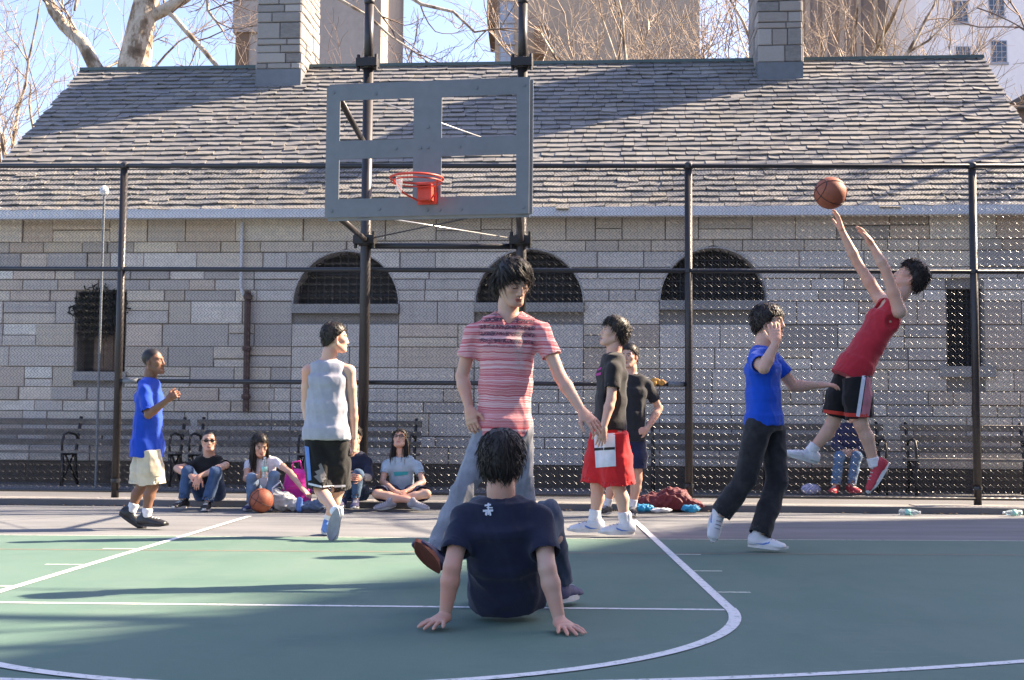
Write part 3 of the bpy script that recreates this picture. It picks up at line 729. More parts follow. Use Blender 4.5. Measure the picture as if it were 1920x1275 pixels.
def tree(name, label, base, h, r, seed, twig, L=None, minr=.008, limbs=4, spread=.75, bark='bark', lean=(0, 0, 1)):
    q = random.Random(seed); t = empty(name, tuple(base)); tag(t, label, 'tree', 'bare trees around the court')
    mb, fi = MB(), MB(); p = V3(0, 0, 0); pts = [p + V3(0, 0, -.1)]; d = nrm(lean)
    for i in range(5): d = nrm(d + rv(q) * .07); pts.append(pts[-1] + d * h / 5)
    tr = MB(); tr.tube(pts, list(np.linspace(r * 1.15, r * .75, 6)), 12, caps=False); tr.build('trunk', M[bark], t, True)
    L = L or h * .38
    for j in range(limbs):
        c = nrm(V3(math.cos(j * 6.283 / limbs + q.uniform(-.4, .4)), math.sin(j * 6.283 / limbs + q.uniform(-.4, .4)), q.uniform(.5, 1.3)))
        grow(mb, q, pts[-1] if j < 2 else pts[-2], c, L, r * q.uniform(.45, .62), 1, fi, minr, spread)
    mb.build('limbs', M[bark], t, True)['kind'] = 'stuff'; fi.build('twigs', M[twig], t, True)['kind'] = 'stuff'; return t
def gbase(px, Y): p = at(px, 700, Y); return (p[0], Y, -.03)
# left plane tree, its visible limbs laid out one by one
def limb_tree():
    Y = 27.0; b = gbase(258, Y); t = empty('plane_tree', b); tag(t, 'thick pale plane tree trunk with limbs behind the left roof end', 'tree', 'bare trees around the court')
    L = lambda px, py, dy=0.0: at(px, py, Y + dy) - np.array(b)
    q = random.Random(4); pp = Y / F
    tr = MB(); tr.tube([V3(0, 0, -.1), V3(.02, 0, 3), L(252, 200), L(252, 125), L(262, 60), L(276, 0), L(292, -70), L(300, -160)], [.5, .42, .36, .35, .29, .27, .25, .2], 16, caps=False)
    tr.build('trunk', M['bark'], t, True); mb, fi = MB(), MB()
    def limb(pts, r0, r1, tw=0, twl=1.2):
        mb.tube(pts, list(np.linspace(r0, r1, len(pts))), 8, caps=False)
        P = np.array(pts)
        for i in range(tw):
            k = q.uniform(.15, len(P) - 1.01); i0 = int(k); s = P[i0] + (P[i0 + 1] - P[i0]) * (k - i0); d = nrm(P[i0 + 1] - P[i0])
            grow(mb, q, s, nrm(d * .5 + rv(q) * .9), twl * q.uniform(.5, 1.2), max(r1 * .35, .02), 3, fi, .007, .8)
    limb([L(248, 240), L(205, 165), L(178, 125), L(155, 80), L(120, 48), L(100, 20), L(80, -30), L(70, -90)], .17, .10, 7, 1.4)
    limb([L(284, 30), L(310, 18), L(345, -4), L(400, -45), L(470, -60)], .15, .10, 5)
    limb([L(308, 18), L(325, 30), L(352, 62), L(380, 92), L(410, 128), L(440, 170)], .06, .045, 5, .9)
    limb([L(470, -60), L(560, -50), L(625, -8), L(690, 30), L(735, 70), L(770, 92), L(805, 118)], .05, .012, 9, .6)
    limb([L(470, -60), L(640, -70), L(755, -15), L(790, 8), L(850, 22), L(890, 60), L(930, 54), L(972, 60)], .06, .014, 9, .6)
    limb([L(690, -60, 1), L(700, 10, 1), L(735, 55, 1), L(790, 100, 1)], .03, .012, 6, .6)
    limb([L(300, -160), L(200, -120), L(150, -40), L(140, 20)], .08, .03, 8, 1.0)
    limb([L(300, -160), L(380, -90), L(390, 20), L(420, 60)], .06, .02, 9, .9)
    mb.build('limbs', M['bark'], t, True)['kind'] = 'stuff'; fi.build('twigs', M['twig'], t, True)['kind'] = 'stuff'
limb_tree()
tree('bare_tree', 'hazy bare tree crown left of the roof at the picture edge', gbase(20, 44), 7.5, .24, 31, 'twig_pale', 3.6, .010, 7, .95)
tree('bare_tree', 'second bare tree at far left, lower and behind the plane tree', gbase(-70, 36), 5.5, .2, 37, 'twig_pale', 3.0, .009, 7, .95)
tree('bare_tree', 'bare tree in front of the tan tower, left of the right chimney', gbase(1175, 38), 7.8, .24, 52, 'twig_pale', 2.9, .0095, 6, .85)
tree('bare_tree', 'pale stemmed bare tree just left of the right chimney', gbase(1300, 31), 7.2, .2, 58, 'twig_pale', 2.9, .008, 7, .9)
tree('bare_tree', 'bare tree in front of the grey-brown block, right of the right chimney', gbase(1585, 35), 7.8, .22, 61, 'twig_pale', 3.1, .009, 8, .9)
tree('bare_tree', 'bare tree reaching in front of the white apartment building', gbase(1690, 42), 8.5, .22, 66, 'twig_pale', 3.2, .010, 7, .9)
tree('bare_tree', 'bare tree right behind the left chimney, before the beige tower', gbase(655, 42), 8.5, .2, 71, 'twig', 2.4, .010, 5, .8)
# two more outside the frame on the sunny side: their branches shade roof and court
tree('bare_tree', 'bare plane tree outside the right edge, shading the roof', (15.5, 22.6, -.03), 6.5, .35, 83, 'twig', 3.2, .02, 5, .8)
tree('bare_tree', 'bare plane tree outside the right edge, dappling the near court', (11.8, 8.9, -.03), 8.0, .32, 88, 'twig', 3.3, .016, 5, .9)
# ------------------------------------------------------------------ figures: implicit bodies meshed with surface nets
def smin(a, b, k):
    if k <= 0: return np.minimum(a, b)
    h = np.clip(.5 + .5 * (b - a) / k, 0, 1); return b + (a - b) * h - k * h * (1 - h)
def smax(a, b, k): return -smin(-a, -b, k)
class Field:
    def __init__(s): s.ops = []
    def _add(s, f, lo, hi, op, k): s.ops.append((f, np.minimum(lo, hi), np.maximum(lo, hi), op, k)); return s
    def cap(s, a, b, ra, rb=None, op='u', k=.02):
        a, b = np.array(a, float), np.array(b, float); rb = ra if rb is None else rb
        d = b - a; L2 = float(d @ d) + 1e-12; m = max(ra, rb)
        def f(x, y, z):
            px, py, pz = x - a[0], y - a[1], z - a[2]
            t = np.clip((px * d[0] + py * d[1] + pz * d[2]) / L2, 0, 1)
            return np.sqrt((px - t * d[0]) ** 2 + (py - t * d[1]) ** 2 + (pz - t * d[2]) ** 2) - (ra + (rb - ra) * t)
        return s._add(f, np.minimum(a, b) - m, np.maximum(a, b) + m, op, k)
    def chain(s, pts, rs, op='u', k=.015):
        for i in range(len(pts) - 1): s.cap(pts[i], pts[i + 1], rs[i], rs[i + 1], op, k)
        return s
    def ell(s, c, r, R=None, op='u', k=.02):
        """ellipsoid, R columns = local axes"""
        c = np.array(c, float); r = np.array(r, float); R = np.eye(3) if R is None else R; m = r.max()
        def f(x, y, z):
            px, py, pz = x - c[0], y - c[1], z - c[2]
            q = [(px * R[0, i] + py * R[1, i] + pz * R[2, i]) for i in range(3)]
            k0 = np.sqrt(sum((q[i] / r[i]) ** 2 for i in range(3))); k1 = np.sqrt(sum((q[i] / r[i] ** 2) ** 2 for i in range(3))) + 1e-9
            return k0 * (k0 - 1) / k1
        return s._add(f, c - m, c + m, op, k)
    def loft(s, secs, op='u', k=.015, rnd_=0.0):
        """secs: list of (centre, ex, a, ey, b): elliptic sections joined in order, flat ends"""
        for i in range(len(secs) - 1):
            (c0, x0, a0, y0, b0), (c1, x1, a1, y1, b1) = secs[i], secs[i + 1]
            c0, c1 = np.array(c0, float), np.array(c1, float); d = c1 - c0; L = np.linalg.norm(d) + 1e-9; ax = d / L
            X = nrm(nrm(x0) + nrm(x1)); X = nrm(X - ax * (X @ ax)); Yv = np.cross(ax, X)
            if Yv @ np.array(y0) < 0: Yv = -Yv
            m = max(a0, b0, a1, b1) + .01; e0 = .03 if i > 0 else 0.0; e1 = .03 if i < len(secs) - 2 else 0.0
            def f(x, y, z, e0=e0, e1=e1, c0=c0, ax=ax, X=X, Yv=Yv, L=L, a0=a0, a1=a1, b0=b0, b1=b1):
                px, py, pz = x - c0[0], y - c0[1], z - c0[2]
                h = px * ax[0] + py * ax[1] + pz * ax[2]; t = np.clip(h / L, 0, 1)
                u = px * X[0] + py * X[1] + pz * X[2]; v = px * Yv[0] + py * Yv[1] + pz * Yv[2]
                a = a0 + (a1 - a0) * t; b = b0 + (b1 - b0) * t
                k0 = np.sqrt((u / a) ** 2 + (v / b) ** 2); k1 = np.sqrt((u / a ** 2) ** 2 + (v / b ** 2) ** 2) + 1e-6
                dr = k0 * (k0 - 1) / k1; dr = np.where(k0 < 1e-4, -np.minimum(a, b), dr)
                da = np.maximum(-h - e0, h - L - e1) + rnd_; dr = dr + rnd_
                return np.sqrt(np.maximum(dr, 0) ** 2 + np.maximum(da, 0) ** 2) + np.minimum(np.maximum(dr, da), 0) - rnd_
            s._add(f, np.minimum(c0, c1) - m, np.maximum(c0, c1) + m, op, k)
        return s
    def half(s, p, n, op='s', k=.006):
        """removes the half space on the side n of point p"""
        p, n = np.array(p, float), nrm(n); B = np.array([9., 9., 9.])
        return s._add(lambda x, y, z: -((x - p[0]) * n[0] + (y - p[1]) * n[1] + (z - p[2]) * n[2]), p - B, p + B, op, k)
    def grid(s, h, lo=None, hi=None):
        if lo is None:
            lo = np.min([o[1] for o in s.ops if o[3] == 'u'], 0); hi = np.max([o[2] for o in s.ops if o[3] == 'u'], 0)
        lo = np.array(lo, float) - 2.5 * h; hi = np.array(hi, float) + 2.5 * h; n = np.ceil((hi - lo) / h).astype(int) + 1
        ax = [(lo[i] + h * np.arange(n[i])).astype(np.float32) for i in range(3)]
        d = np.full(n, .25, np.float32)
        for f, a, b, op, k in s.ops:
            pad = max(k, h) * 1.3 + .01
            i0 = np.maximum(np.floor((a - pad - lo) / h).astype(int), 0); i1 = np.minimum(np.ceil((b + pad - lo) / h).astype(int) + 1, n)
            if np.any(i1 <= i0): continue
            sl = tuple(slice(p, q) for p, q in zip(i0, i1))
            v = f(ax[0][sl[0]][:, None, None], ax[1][sl[1]][None, :, None], ax[2][sl[2]][None, None, :]).astype(np.float32)
            if op == 'u': d[sl] = smin(d[sl], v, k)
            else: d[sl] = smax(d[sl], -v, k)
        return d, lo, h
def surfnet(d, o, h):
    sg = d < 0; n = np.array(d.shape) - 1
    cnt = np.zeros(n, np.int8)
    cs = [(i, j, k) for i in (0, 1) for j in (0, 1) for k in (0, 1)]
    for i, j, k in cs: cnt += sg[i:i + n[0], j:j + n[1], k:k + n[2]]
    act = (cnt > 0) & (cnt < 8); I = np.argwhere(act)
    if len(I) == 0: return np.zeros((0, 3)), np.zeros((0, 4), int)
    idx = np.full(n, -1, np.int32); idx[tuple(I.T)] = np.arange(len(I))
    acc = np.zeros((len(I), 3)); w = np.zeros(len(I))
    cd = {c: d[I[:, 0] + c[0], I[:, 1] + c[1], I[:, 2] + c[2]] for c in cs}
    for a in cs:
        for ax in range(3):
            if a[ax]: continue
            b = list(a); b[ax] = 1; b = tuple(b); da, db = cd[a], cd[b]; m = (da < 0) != (db < 0)
            t = np.where(m, da / np.where(m, da - db, 1), 0)
            p = np.tile(np.array(a, float), (len(I), 1)); p[:, ax] += t
            acc += p * m[:, None]; w += m
    V = o + h * (I + acc / w[:, None]); Fc = []
    for ax in range(3):
        s0 = [slice(None)] * 3; s1 = [slice(None)] * 3; s0[ax] = slice(0, -1); s1[ax] = slice(1, None)
        E = np.argwhere(sg[tuple(s0)] != sg[tuple(s1)]); u, v = (ax + 1) % 3, (ax + 2) % 3
        E = E[(E[:, u] > 0) & (E[:, v] > 0) & (E[:, u] < n[u]) & (E[:, v] < n[v])]
        if len(E) == 0: continue
        q = []
        for du, dv in ((-1, -1), (0, -1), (0, 0), (-1, 0)):
            c = E.copy(); c[:, u] += du; c[:, v] += dv; q.append(idx[tuple(c.T)])
        q = np.stack(q, 1); flip = ~sg[tuple(E.T)]; q[flip] = q[flip][:, ::-1]; q = q[(q >= 0).all(1)]; Fc.append(q)
    return V, np.concatenate(Fc)
def vnormals(V, Q):
    n = np.cross(V[Q[:, 2]] - V[Q[:, 0]], V[Q[:, 3]] - V[Q[:, 1]]); out = np.zeros_like(V)
    for i in range(4): np.add.at(out, Q[:, i], n)
    return out / (np.linalg.norm(out, axis=1)[:, None] + 1e-12)
def smooth_v(V, Q, it=1, lam=.5):
    for _ in range(it):
        acc = np.zeros_like(V); w = np.zeros(len(V))
        for i in range(4):
            a, b = Q[:, i], Q[:, (i + 1) % 4]; np.add.at(acc, a, V[b]); np.add.at(w, a, 1); np.add.at(acc, b, V[a]); np.add.at(w, b, 1)
        V = V + lam * (acc / np.maximum(w, 1)[:, None] - V)
    return V
def qmesh(name, V, Q, mat, parent, attrs=None):
    me = bpy.data.meshes.new(name); me.vertices.add(len(V)); me.vertices.foreach_set('co', np.asarray(V, np.float32).ravel())
    me.loops.add(Q.size); me.loops.foreach_set('vertex_index', Q.astype(np.int32).ravel()); me.polygons.add(len(Q))
    me.polygons.foreach_set('loop_start', np.arange(0, Q.size, 4)); me.polygons.foreach_set('use_smooth', np.ones(len(Q), bool)); me.update()
    for k, v in (attrs or {}).items():
        if v.ndim == 2:
            a = me.color_attributes.new(k, 'FLOAT_COLOR', 'POINT'); a.data.foreach_set('color', np.c_[v, np.ones(len(v))].astype(np.float32).ravel())
        else:
            a = me.attributes.new(k, 'FLOAT', 'POINT'); a.data.foreach_set('value', v.astype(np.float32))
    me.materials.append(mat); return link(bpy.data.objects.new(name, me), parent)
def folds(V, Nn, amp, seed, freq=1.0, aniso=(1, 1, .45)):
    """cloth folds: warped ridges pushed along the normal"""
    q = np.random.RandomState(seed); P = V * np.array(aniso); w = np.zeros(len(V))
    warp = sum(np.sin(P @ q.normal(0, 9 * freq, 3) + q.uniform(0, 6))[:, None] * q.normal(0, .03, 3) for _ in range(4)); P = P + warp
    for i in range(6):
        f = q.normal(0, 1, 3); f = f / np.linalg.norm(f) * q.uniform(18, 55) * freq; s_ = np.sin(P @ f + q.uniform(0, 6))
        w += (1 - np.abs(s_)) ** 2 / (1 + i * .25) - .3
    return V + Nn * (w * amp / 2.2)[:, None]

# ------------------------------------------------------------------ cloth, skin and hair materials
def skin_mat(name, col):
    m, nt, b = nodes(name); co = coords(nt); n1 = noise(nt, co, 35, 4); n2 = noise(nt, co, 6, 3)
    base = mixc(nt, 1.0, col, attr(nt, 'Col'), 'MULTIPLY')
    red = mixc(nt, 1.0, base, (1.12, .85, .80), 'MULTIPLY')
    c = mixc(nt, mrange(nt, n2, .4, .7), base, red); nt.links.new(c, b.inputs['Base Color'])
    b.inputs['Roughness'].default_value = .52; b.inputs['Subsurface Weight'].default_value = .12
    b.inputs['Subsurface Radius'].default_value = (.010, .004, .002); b.inputs['Subsurface Scale'].default_value = 1.0
    bump(nt, b, n1, .08, .002); return m
def cloth_mat(name, col, rough=.88, var=.14, denim=False, sheen=.15):
    m, nt, b = nodes(name); co = coords(nt); n1 = noise(nt, co, 9, 5, .6); n2 = noise(nt, co, 380, 2)
    if denim:
        c = mixc(nt, mrange(nt, n1, .42, .72), col, tuple(min(v * 1.55 + .02, 1) for v in col))
        c = mixc(nt, mrange(nt, n2, .35, .7, 0, .4), c, tuple(v * .6 for v in col))
    else:
        f = mrange(nt, n1, .3, .7, 1 - var, 1 + var); c = mixc(nt, 1.0, mixc(nt, 1.0, col, attr(nt, 'Col'), 'MULTIPLY'), N(nt, 'ShaderNodeCombineXYZ', {0: f, 1: f, 2: f}).outputs[0], 'MULTIPLY')
    nt.links.new(c, b.inputs['Base Color']); b.inputs['Roughness'].default_value = rough; b.inputs['Sheen Weight'].default_value = sheen
    b.inputs['Specular IOR Level'].default_value = .3
    h = math2(nt, 'ADD', n1, math2(nt, 'MULTIPLY', n2, .15)); bump(nt, b, h, .35, .012); return m
_cm = {}
def cloth(col, denim=False, rough=.88):
    k = (tuple(col), denim, rough)
    if k not in _cm: _cm[k] = cloth_mat('cloth_%d' % len(_cm), col, rough, denim=denim)
    return _cm[k]
_sm = {}
def skin(col):
    if col not in _sm: _sm[col] = skin_mat('skin_%d' % len(_sm), col)
    return _sm[col]
def hair_mat():
    m, nt, b = nodes('black_hair'); co = coords(nt, 'Object', (1, 1, .3)); n1 = noise(nt, co, 120, 3)
    c = mixc(nt, n1, (.010, .008, .007), (.030, .021, .016)); nt.links.new(c, b.inputs['Base Color'])
    b.inputs['Roughness'].default_value = .5; b.inputs['Specular IOR Level'].default_value = .4; bump(nt, b, n1, .3, .003); return m
M['hair'] = hair_mat()
M['shoe_white'] = mat_plain('white_shoe_leather', (.66, .67, .69), .45, scale=30, var=.1)
M['shoe_black'] = mat_plain('black_shoe_leather', (.02, .02, .022), .4, scale=30)
M['shoe_grey'] = mat_plain('grey_shoe_fabric', (.30, .30, .34), .7, scale=30)
M['shoe_navy'] = mat_plain('navy_shoe_fabric', (.05, .05, .12), .7, scale=30)
M['shoe_red'] = mat_plain('red_shoe_fabric', (.42, .03, .05), .6, scale=30)
M['shoe_blue'] = mat_plain('blue_shoe_fabric', (.10, .22, .55), .6, scale=30)
M['sole_white'] = mat_plain('white_rubber', (.6, .6, .58), .6, scale=20)
M['sole_dark'] = mat_plain('dark_rubber', (.03, .03, .03), .7, scale=20)
M['sole_brown'] = mat_plain('brown_rubber', (.20, .055, .035), .7, scale=20)
M['sock'] = mat_plain('white_sock', (.72, .72, .74), .9, scale=80)
M['eyewhite'] = mat_plain('eye', (.5, .48, .46), .2, bmp=0)
M['lens'] = mat_plain('spectacle_frame', (.01, .01, .012), .25, bmp=0)

# ------------------------------------------------------------------ body pieces
def frame_from(fwd, up):
    z = nrm(up); y = np.array(fwd, float); y = nrm(y - z * (y @ z)); x = np.cross(y, z); return np.stack([x, y, z], 1)
def head_ops(fd, c, R, s, closed=False):
    L = lambda x, y, z: c + R @ (np.array([x, y, z]) * s)
    e = lambda p, r, **k: fd.ell(L(*p), np.array(r) * s, R, **k)
    e((0, -.012, .040), (.074, .093, .082), k=.02 * s)
    e((0, .028, -.02), (.063, .066, .080), k=.03 * s)
    e((0, .040, -.070), (.046, .050, .045), k=.03 * s)
    fd.cap(L(-.015, .080, -.100), L(.015, .080, -.100), .017 * s, k=.022 * s)
    for q in (-1, 1):
        e((q * .044, .058, -.018), (.022, .026, .020), k=.02 * s)
        fd.cap(L(q * .014, .089, .022), L(q * .046, .074, .022), .010 * s, .009 * s, k=.014 * s)
        e((q * .031, .101, .000), (.020, .016, .012), op='s', k=.014 * s)
        e((q * .031, .078, -.001), (.016, .0145, .0125), k=.004 * s)
        fd.ell(L(q * .077, -.008, -.008), np.array([.008, .019, .031]) * s, R, k=.007 * s)
        fd.cap(L(q * .013, .097, -.040), L(q * .011, .090, -.040), .0085 * s, k=.007 * s)
        fd.cap(L(q * .055, .0, -.055), L(q * .028, .062, -.098), .020 * s, .018 * s, k=.025 * s)
    fd.cap(L(0, .090, .012), L(0, .107, -.034), .008 * s, .0125 * s, k=.012 * s)
    fd.cap(L(-.020, .085, -.068), L(0, .0985, -.0645), .0045 * s, .007 * s, k=.006 * s); fd.cap(L(.020, .085, -.068), L(0, .0985, -.0645), .0045 * s, .007 * s, k=.006 * s)
    fd.cap(L(-.014, .088, -.077), L(.014, .088, -.077), .0075 * s, k=.007 * s)
    e((0, .104, -.0705), (.022, .010, .0022), op='s', k=.003 * s)
def face_cols(V, c, R, s, lip, brow, closed=False, buzz=None, skc=(.5, .3, .2)):
    P = ((V - c) @ R) / s; col = np.ones((len(V), 3)); x, y, z = np.abs(P[:, 0]), P[:, 1], P[:, 2]; fr = y > .03
    def soft(d, w=.0035): return np.clip(.5 - d / w, 0, 1)[:, None]
    lipm = soft(np.maximum(np.maximum(x - .024 + np.abs(z + .071) * .6, np.abs(z + .0715) - .0115), .07 - y)); col = col * (1 - lipm) + np.array(lip) * lipm
    mouth = soft(np.maximum(np.maximum(x - .021, np.abs(z + .0705) - .0018), .07 - y), .003); col = col * (1 - mouth) + np.array((.22, .10, .10)) * mouth
    bl = .0235 + .05 * np.clip(x - .014, 0, .03) * np.where(x < .038, 1, -1) * .5
    bm = soft(np.maximum(np.maximum(np.abs(z - bl) - .0045, np.maximum(.011 - x, x - .050)), .04 - y)) * brow; col = col * (1 - bm) + np.array((.07, .06, .06)) * bm
    if buzz is not None:
        hl_ = hairline(P.T, *buzz); hm = np.clip(.5 + hl_ / .012, 0, 1)[:, None] * np.clip((P[:, 2] + .09) / .02, 0, 1)[:, None]; col = col * (1 - hm) + np.array((.045, .04, .04)) / np.maximum(np.array(skc), .05) * .3 * hm
    if closed:
        em = soft(np.maximum(np.maximum(np.abs(z + .007 + .12 * (x - .031) * 0) - .0028, np.abs(x - .031) - .016), .04 - y), .003)
        col = col * (1 - em) + np.array((.10, .08, .08)) * em
    else:
        wm = soft(np.maximum(np.sqrt(((x - .031) / .0145) ** 2 + ((z - .0) / .0065) ** 2) - 1, (.04 - y) * 50) * .006, .003); col = col * (1 - wm) + np.array((.9, 1.1, 1.25)) * wm
        im = soft(np.maximum(np.sqrt((x - .031) ** 2 + z ** 2) - .006, .04 - y), .003); col = col * (1 - im) + np.array((.05, .05, .06)) * im
        lm = soft(np.maximum(np.maximum(np.abs(z - .0075) - .002, np.abs(x - .031) - .016), .04 - y), .003); col = col * (1 - lm) + np.array((.10, .08, .08)) * lm
    return col
def hairline(P, front=.062, side=-.002, back=-.062):
    """>0 where hair grows (local head coordinates)"""
    y = P[1]; zl = np.where(y > 0, side + (front - side) * np.clip(y / .075, 0, 1.0) ** .8, side + (back - side) * np.clip(-y / .07, 0, 1)); return P[2] - zl
def hand_ops(fd, w, d, dors, side, s, curl=.35, spread=.06, thumb=.5, bend=None):
    """w wrist, d towards the fingers, dors back of the hand, side +1/-1 puts the thumb on +-(d x dors)"""
    x = nrm(d); z = np.array(dors, float); z = nrm(z - x * (z @ x)); y = np.cross(z, x) * side
    P = lambda a, b, c: w + (x * a + y * b + z * c) * s
    fd.loft([(P(-.012, 0, 0), y, .026 * s, z, .019 * s), (P(.03, .002, 0), y, .036 * s, z, .018 * s), (P(.088, 0, 0), y, .040 * s, z, .0135 * s)], k=.012 * s, rnd_=.008 * s)
    ln = [.074, .083, .077, .060]; yo = [.030, .010, -.011, -.031]; curls = curl if isinstance(curl, (list, tuple)) else [curl] * 4
    for i in range(4):
        p = P(.084 - (.006 if i in (0, 3) else 0) - (.006 if i == 3 else 0), yo[i], 0); a = 0.0; sp = (1.5 - i) * spread; q = curls[i]
        dirv = lambda a: nrm((x * math.cos(sp) + y * math.sin(sp)) * math.cos(a) - z * math.sin(a))
        for f_, L_, r0, r1 in ((.6, .46, .0095, .0085), (1.0, .30, .0085, .0078), (.7, .24, .0078, .0065)):
            a += q * f_ * 1.4; n = p + dirv(a) * ln[i] * L_ * s; fd.cap(p, n, r0 * s, r1 * s, k=.004 * s); p = n
    tb = P(.022, .026, -.004); d1 = nrm(x * .62 + y * (.75 * thumb * 2) - z * .22); p = tb + d1 * .042 * s; fd.cap(tb, p, .0145 * s, .011 * s, k=.012 * s)
    d2 = nrm(x * .85 + y * (.35 * thumb * 2 - .1) - z * (.15 + .3 * (np.mean(curls)))); n = p + d2 * .030 * s; fd.cap(p, n, .0105 * s, .0095 * s, k=.005 * s)
    n2 = n + nrm(d2 * .8 + x * .3 - z * .2) * .024 * s; fd.cap(n, n2, .0095 * s, .0075 * s, k=.004 * s)
def mesh_shoe(parent, ankle, toe, up, s, mat, sole, sock=None, sockdir=None, h=.006, accent=None, sock_len=.09, high=False, name='shoe'):
    """ankle joint sits 8 cm above the sole"""
    z = nrm(up); y = np.array(toe, float); y = nrm(y - z * (y @ z)); x = np.cross(y, z)
    P = lambda a, b, c: np.array(ankle) + (x * a + y * b + z * (c - .085)) * s
    R = np.stack([x, y, z], 1); fd = Field()
    fd.loft([(P(0, -.066, .045), x, .026 * s, z, .03 * s), (P(0, -.045, .045), x, .035 * s, z, .042 * s), (P(0, .02, .043), x, .036 * s, z, .042 * s), (P(0, .09, .032), x, .043 * s, z, .034 * s), (P(.004, .145, .024), x, .043 * s, z, .027 * s), (P(.006, .185, .020), x, .030 * s, z, .019 * s)], k=.02 * s, rnd_=.010 * s)
    fd.cap(P(0, -.018, .05), P(0, -.012, .10 + (.04 if high else 0)), .038 * s, .037 * s, k=.03 * s)
    fd.half(P(0, 0, .018), -z, k=.002)
    V, Q = surfnet(*fd.grid(h)); up_o = qmesh(name, V, Q, mat, parent, {'Col': np.ones((len(V), 3))})
    so = MB(); ring = []
    for t in np.linspace(0, 2 * math.pi, 25)[:-1]:
        yy = math.cos(t); xx = math.sin(t); yl = .065 + yy * .140; wv = .041 + .007 * math.sin((yl + .05) * 9) - .010 * max(0, -.0 - yl) * 8; wv *= (1 - abs(yy) ** 4 * .25)
        ring.append((xx * wv * (1 if abs(yy) < .999 else 1), yl))
    vs = [P(a, b, .0 + (.012 if b > .16 else 0)) for a, b in ring] + [P(a * 1.02, b, .026 + (.006 if b > .16 else 0)) for a, b in ring]; n = len(ring)
    so.add(vs, [tuple(range(n))[::-1], tuple(range(n, 2 * n))] + [(i, (i + 1) % n, (i + 1) % n + n, i + n) for i in range(n)])
    so.build('sole', sole, up_o)
    bv = BVHTree.FromPolygons([tuple(v) for v in V], [tuple(q) for q in Q])
    lc = MB()
    for i in range(4):                                       # laces across the instep
        yy = .035 + i * .026; pts = []
        for a in np.linspace(-.022, .022, 5):
            o = Vector(P(a, yy, .16)); hit = bv.ray_cast(o, Vector(-z))
            if hit[0] is not None: pts.append(np.array(hit[0]) + z * .002)
        if len(pts) > 2: lc.tube(pts, .0032 * s, 4)
    if len(lc.v): lc.build('laces', M['sole_white'] if mat != M['shoe_white'] else M['shoe_grey'], up_o)
    if accent is not None:                                   # coloured side patches
        for sx in (-1, 1):
            ac = MB(); pts = []
            for yy, zz in ((-.03, .030), (.03, .035), (.08, .055), (.075, .040), (.03, .024)):
                hit = bv.ray_cast(Vector(P(sx * .12, yy, zz)), Vector(-x * sx))
                if hit[0] is None: break
                pts.append(np.array(hit[0]) + x * sx * .0025)
            if len(pts) == 5: ac.add(pts, [(0, 1, 2, 3, 4)]); ac.build('side_patch', accent, up_o)
    if sock is not None:
        f2 = Field(); d = nrm(sockdir); a0 = np.array(ankle) - d * .01; f2.loft([(a0, x, .041 * s, y, .045 * s), (a0 + d * sock_len * .5 * s, x, .038 * s, y, .040 * s), (a0 + d * sock_len * s, x, .043 * s, y, .045 * s)], k=.01, rnd_=.006)
        V, Q = surfnet(*f2.grid(h)); qmesh('sock', V, Q, sock, parent)

def lock_hair(mb, q, pts, r):
    mb.tube(pts, [r * f for f in (.8, 1.0, .85, .55, .12)[:len(pts)]], 3, caps=False)
def bezier3(a, b, c, n=5):
    return [a * (1 - t) ** 2 + b * 2 * t * (1 - t) + c * t * t for t in np.linspace(0, 1, n)]

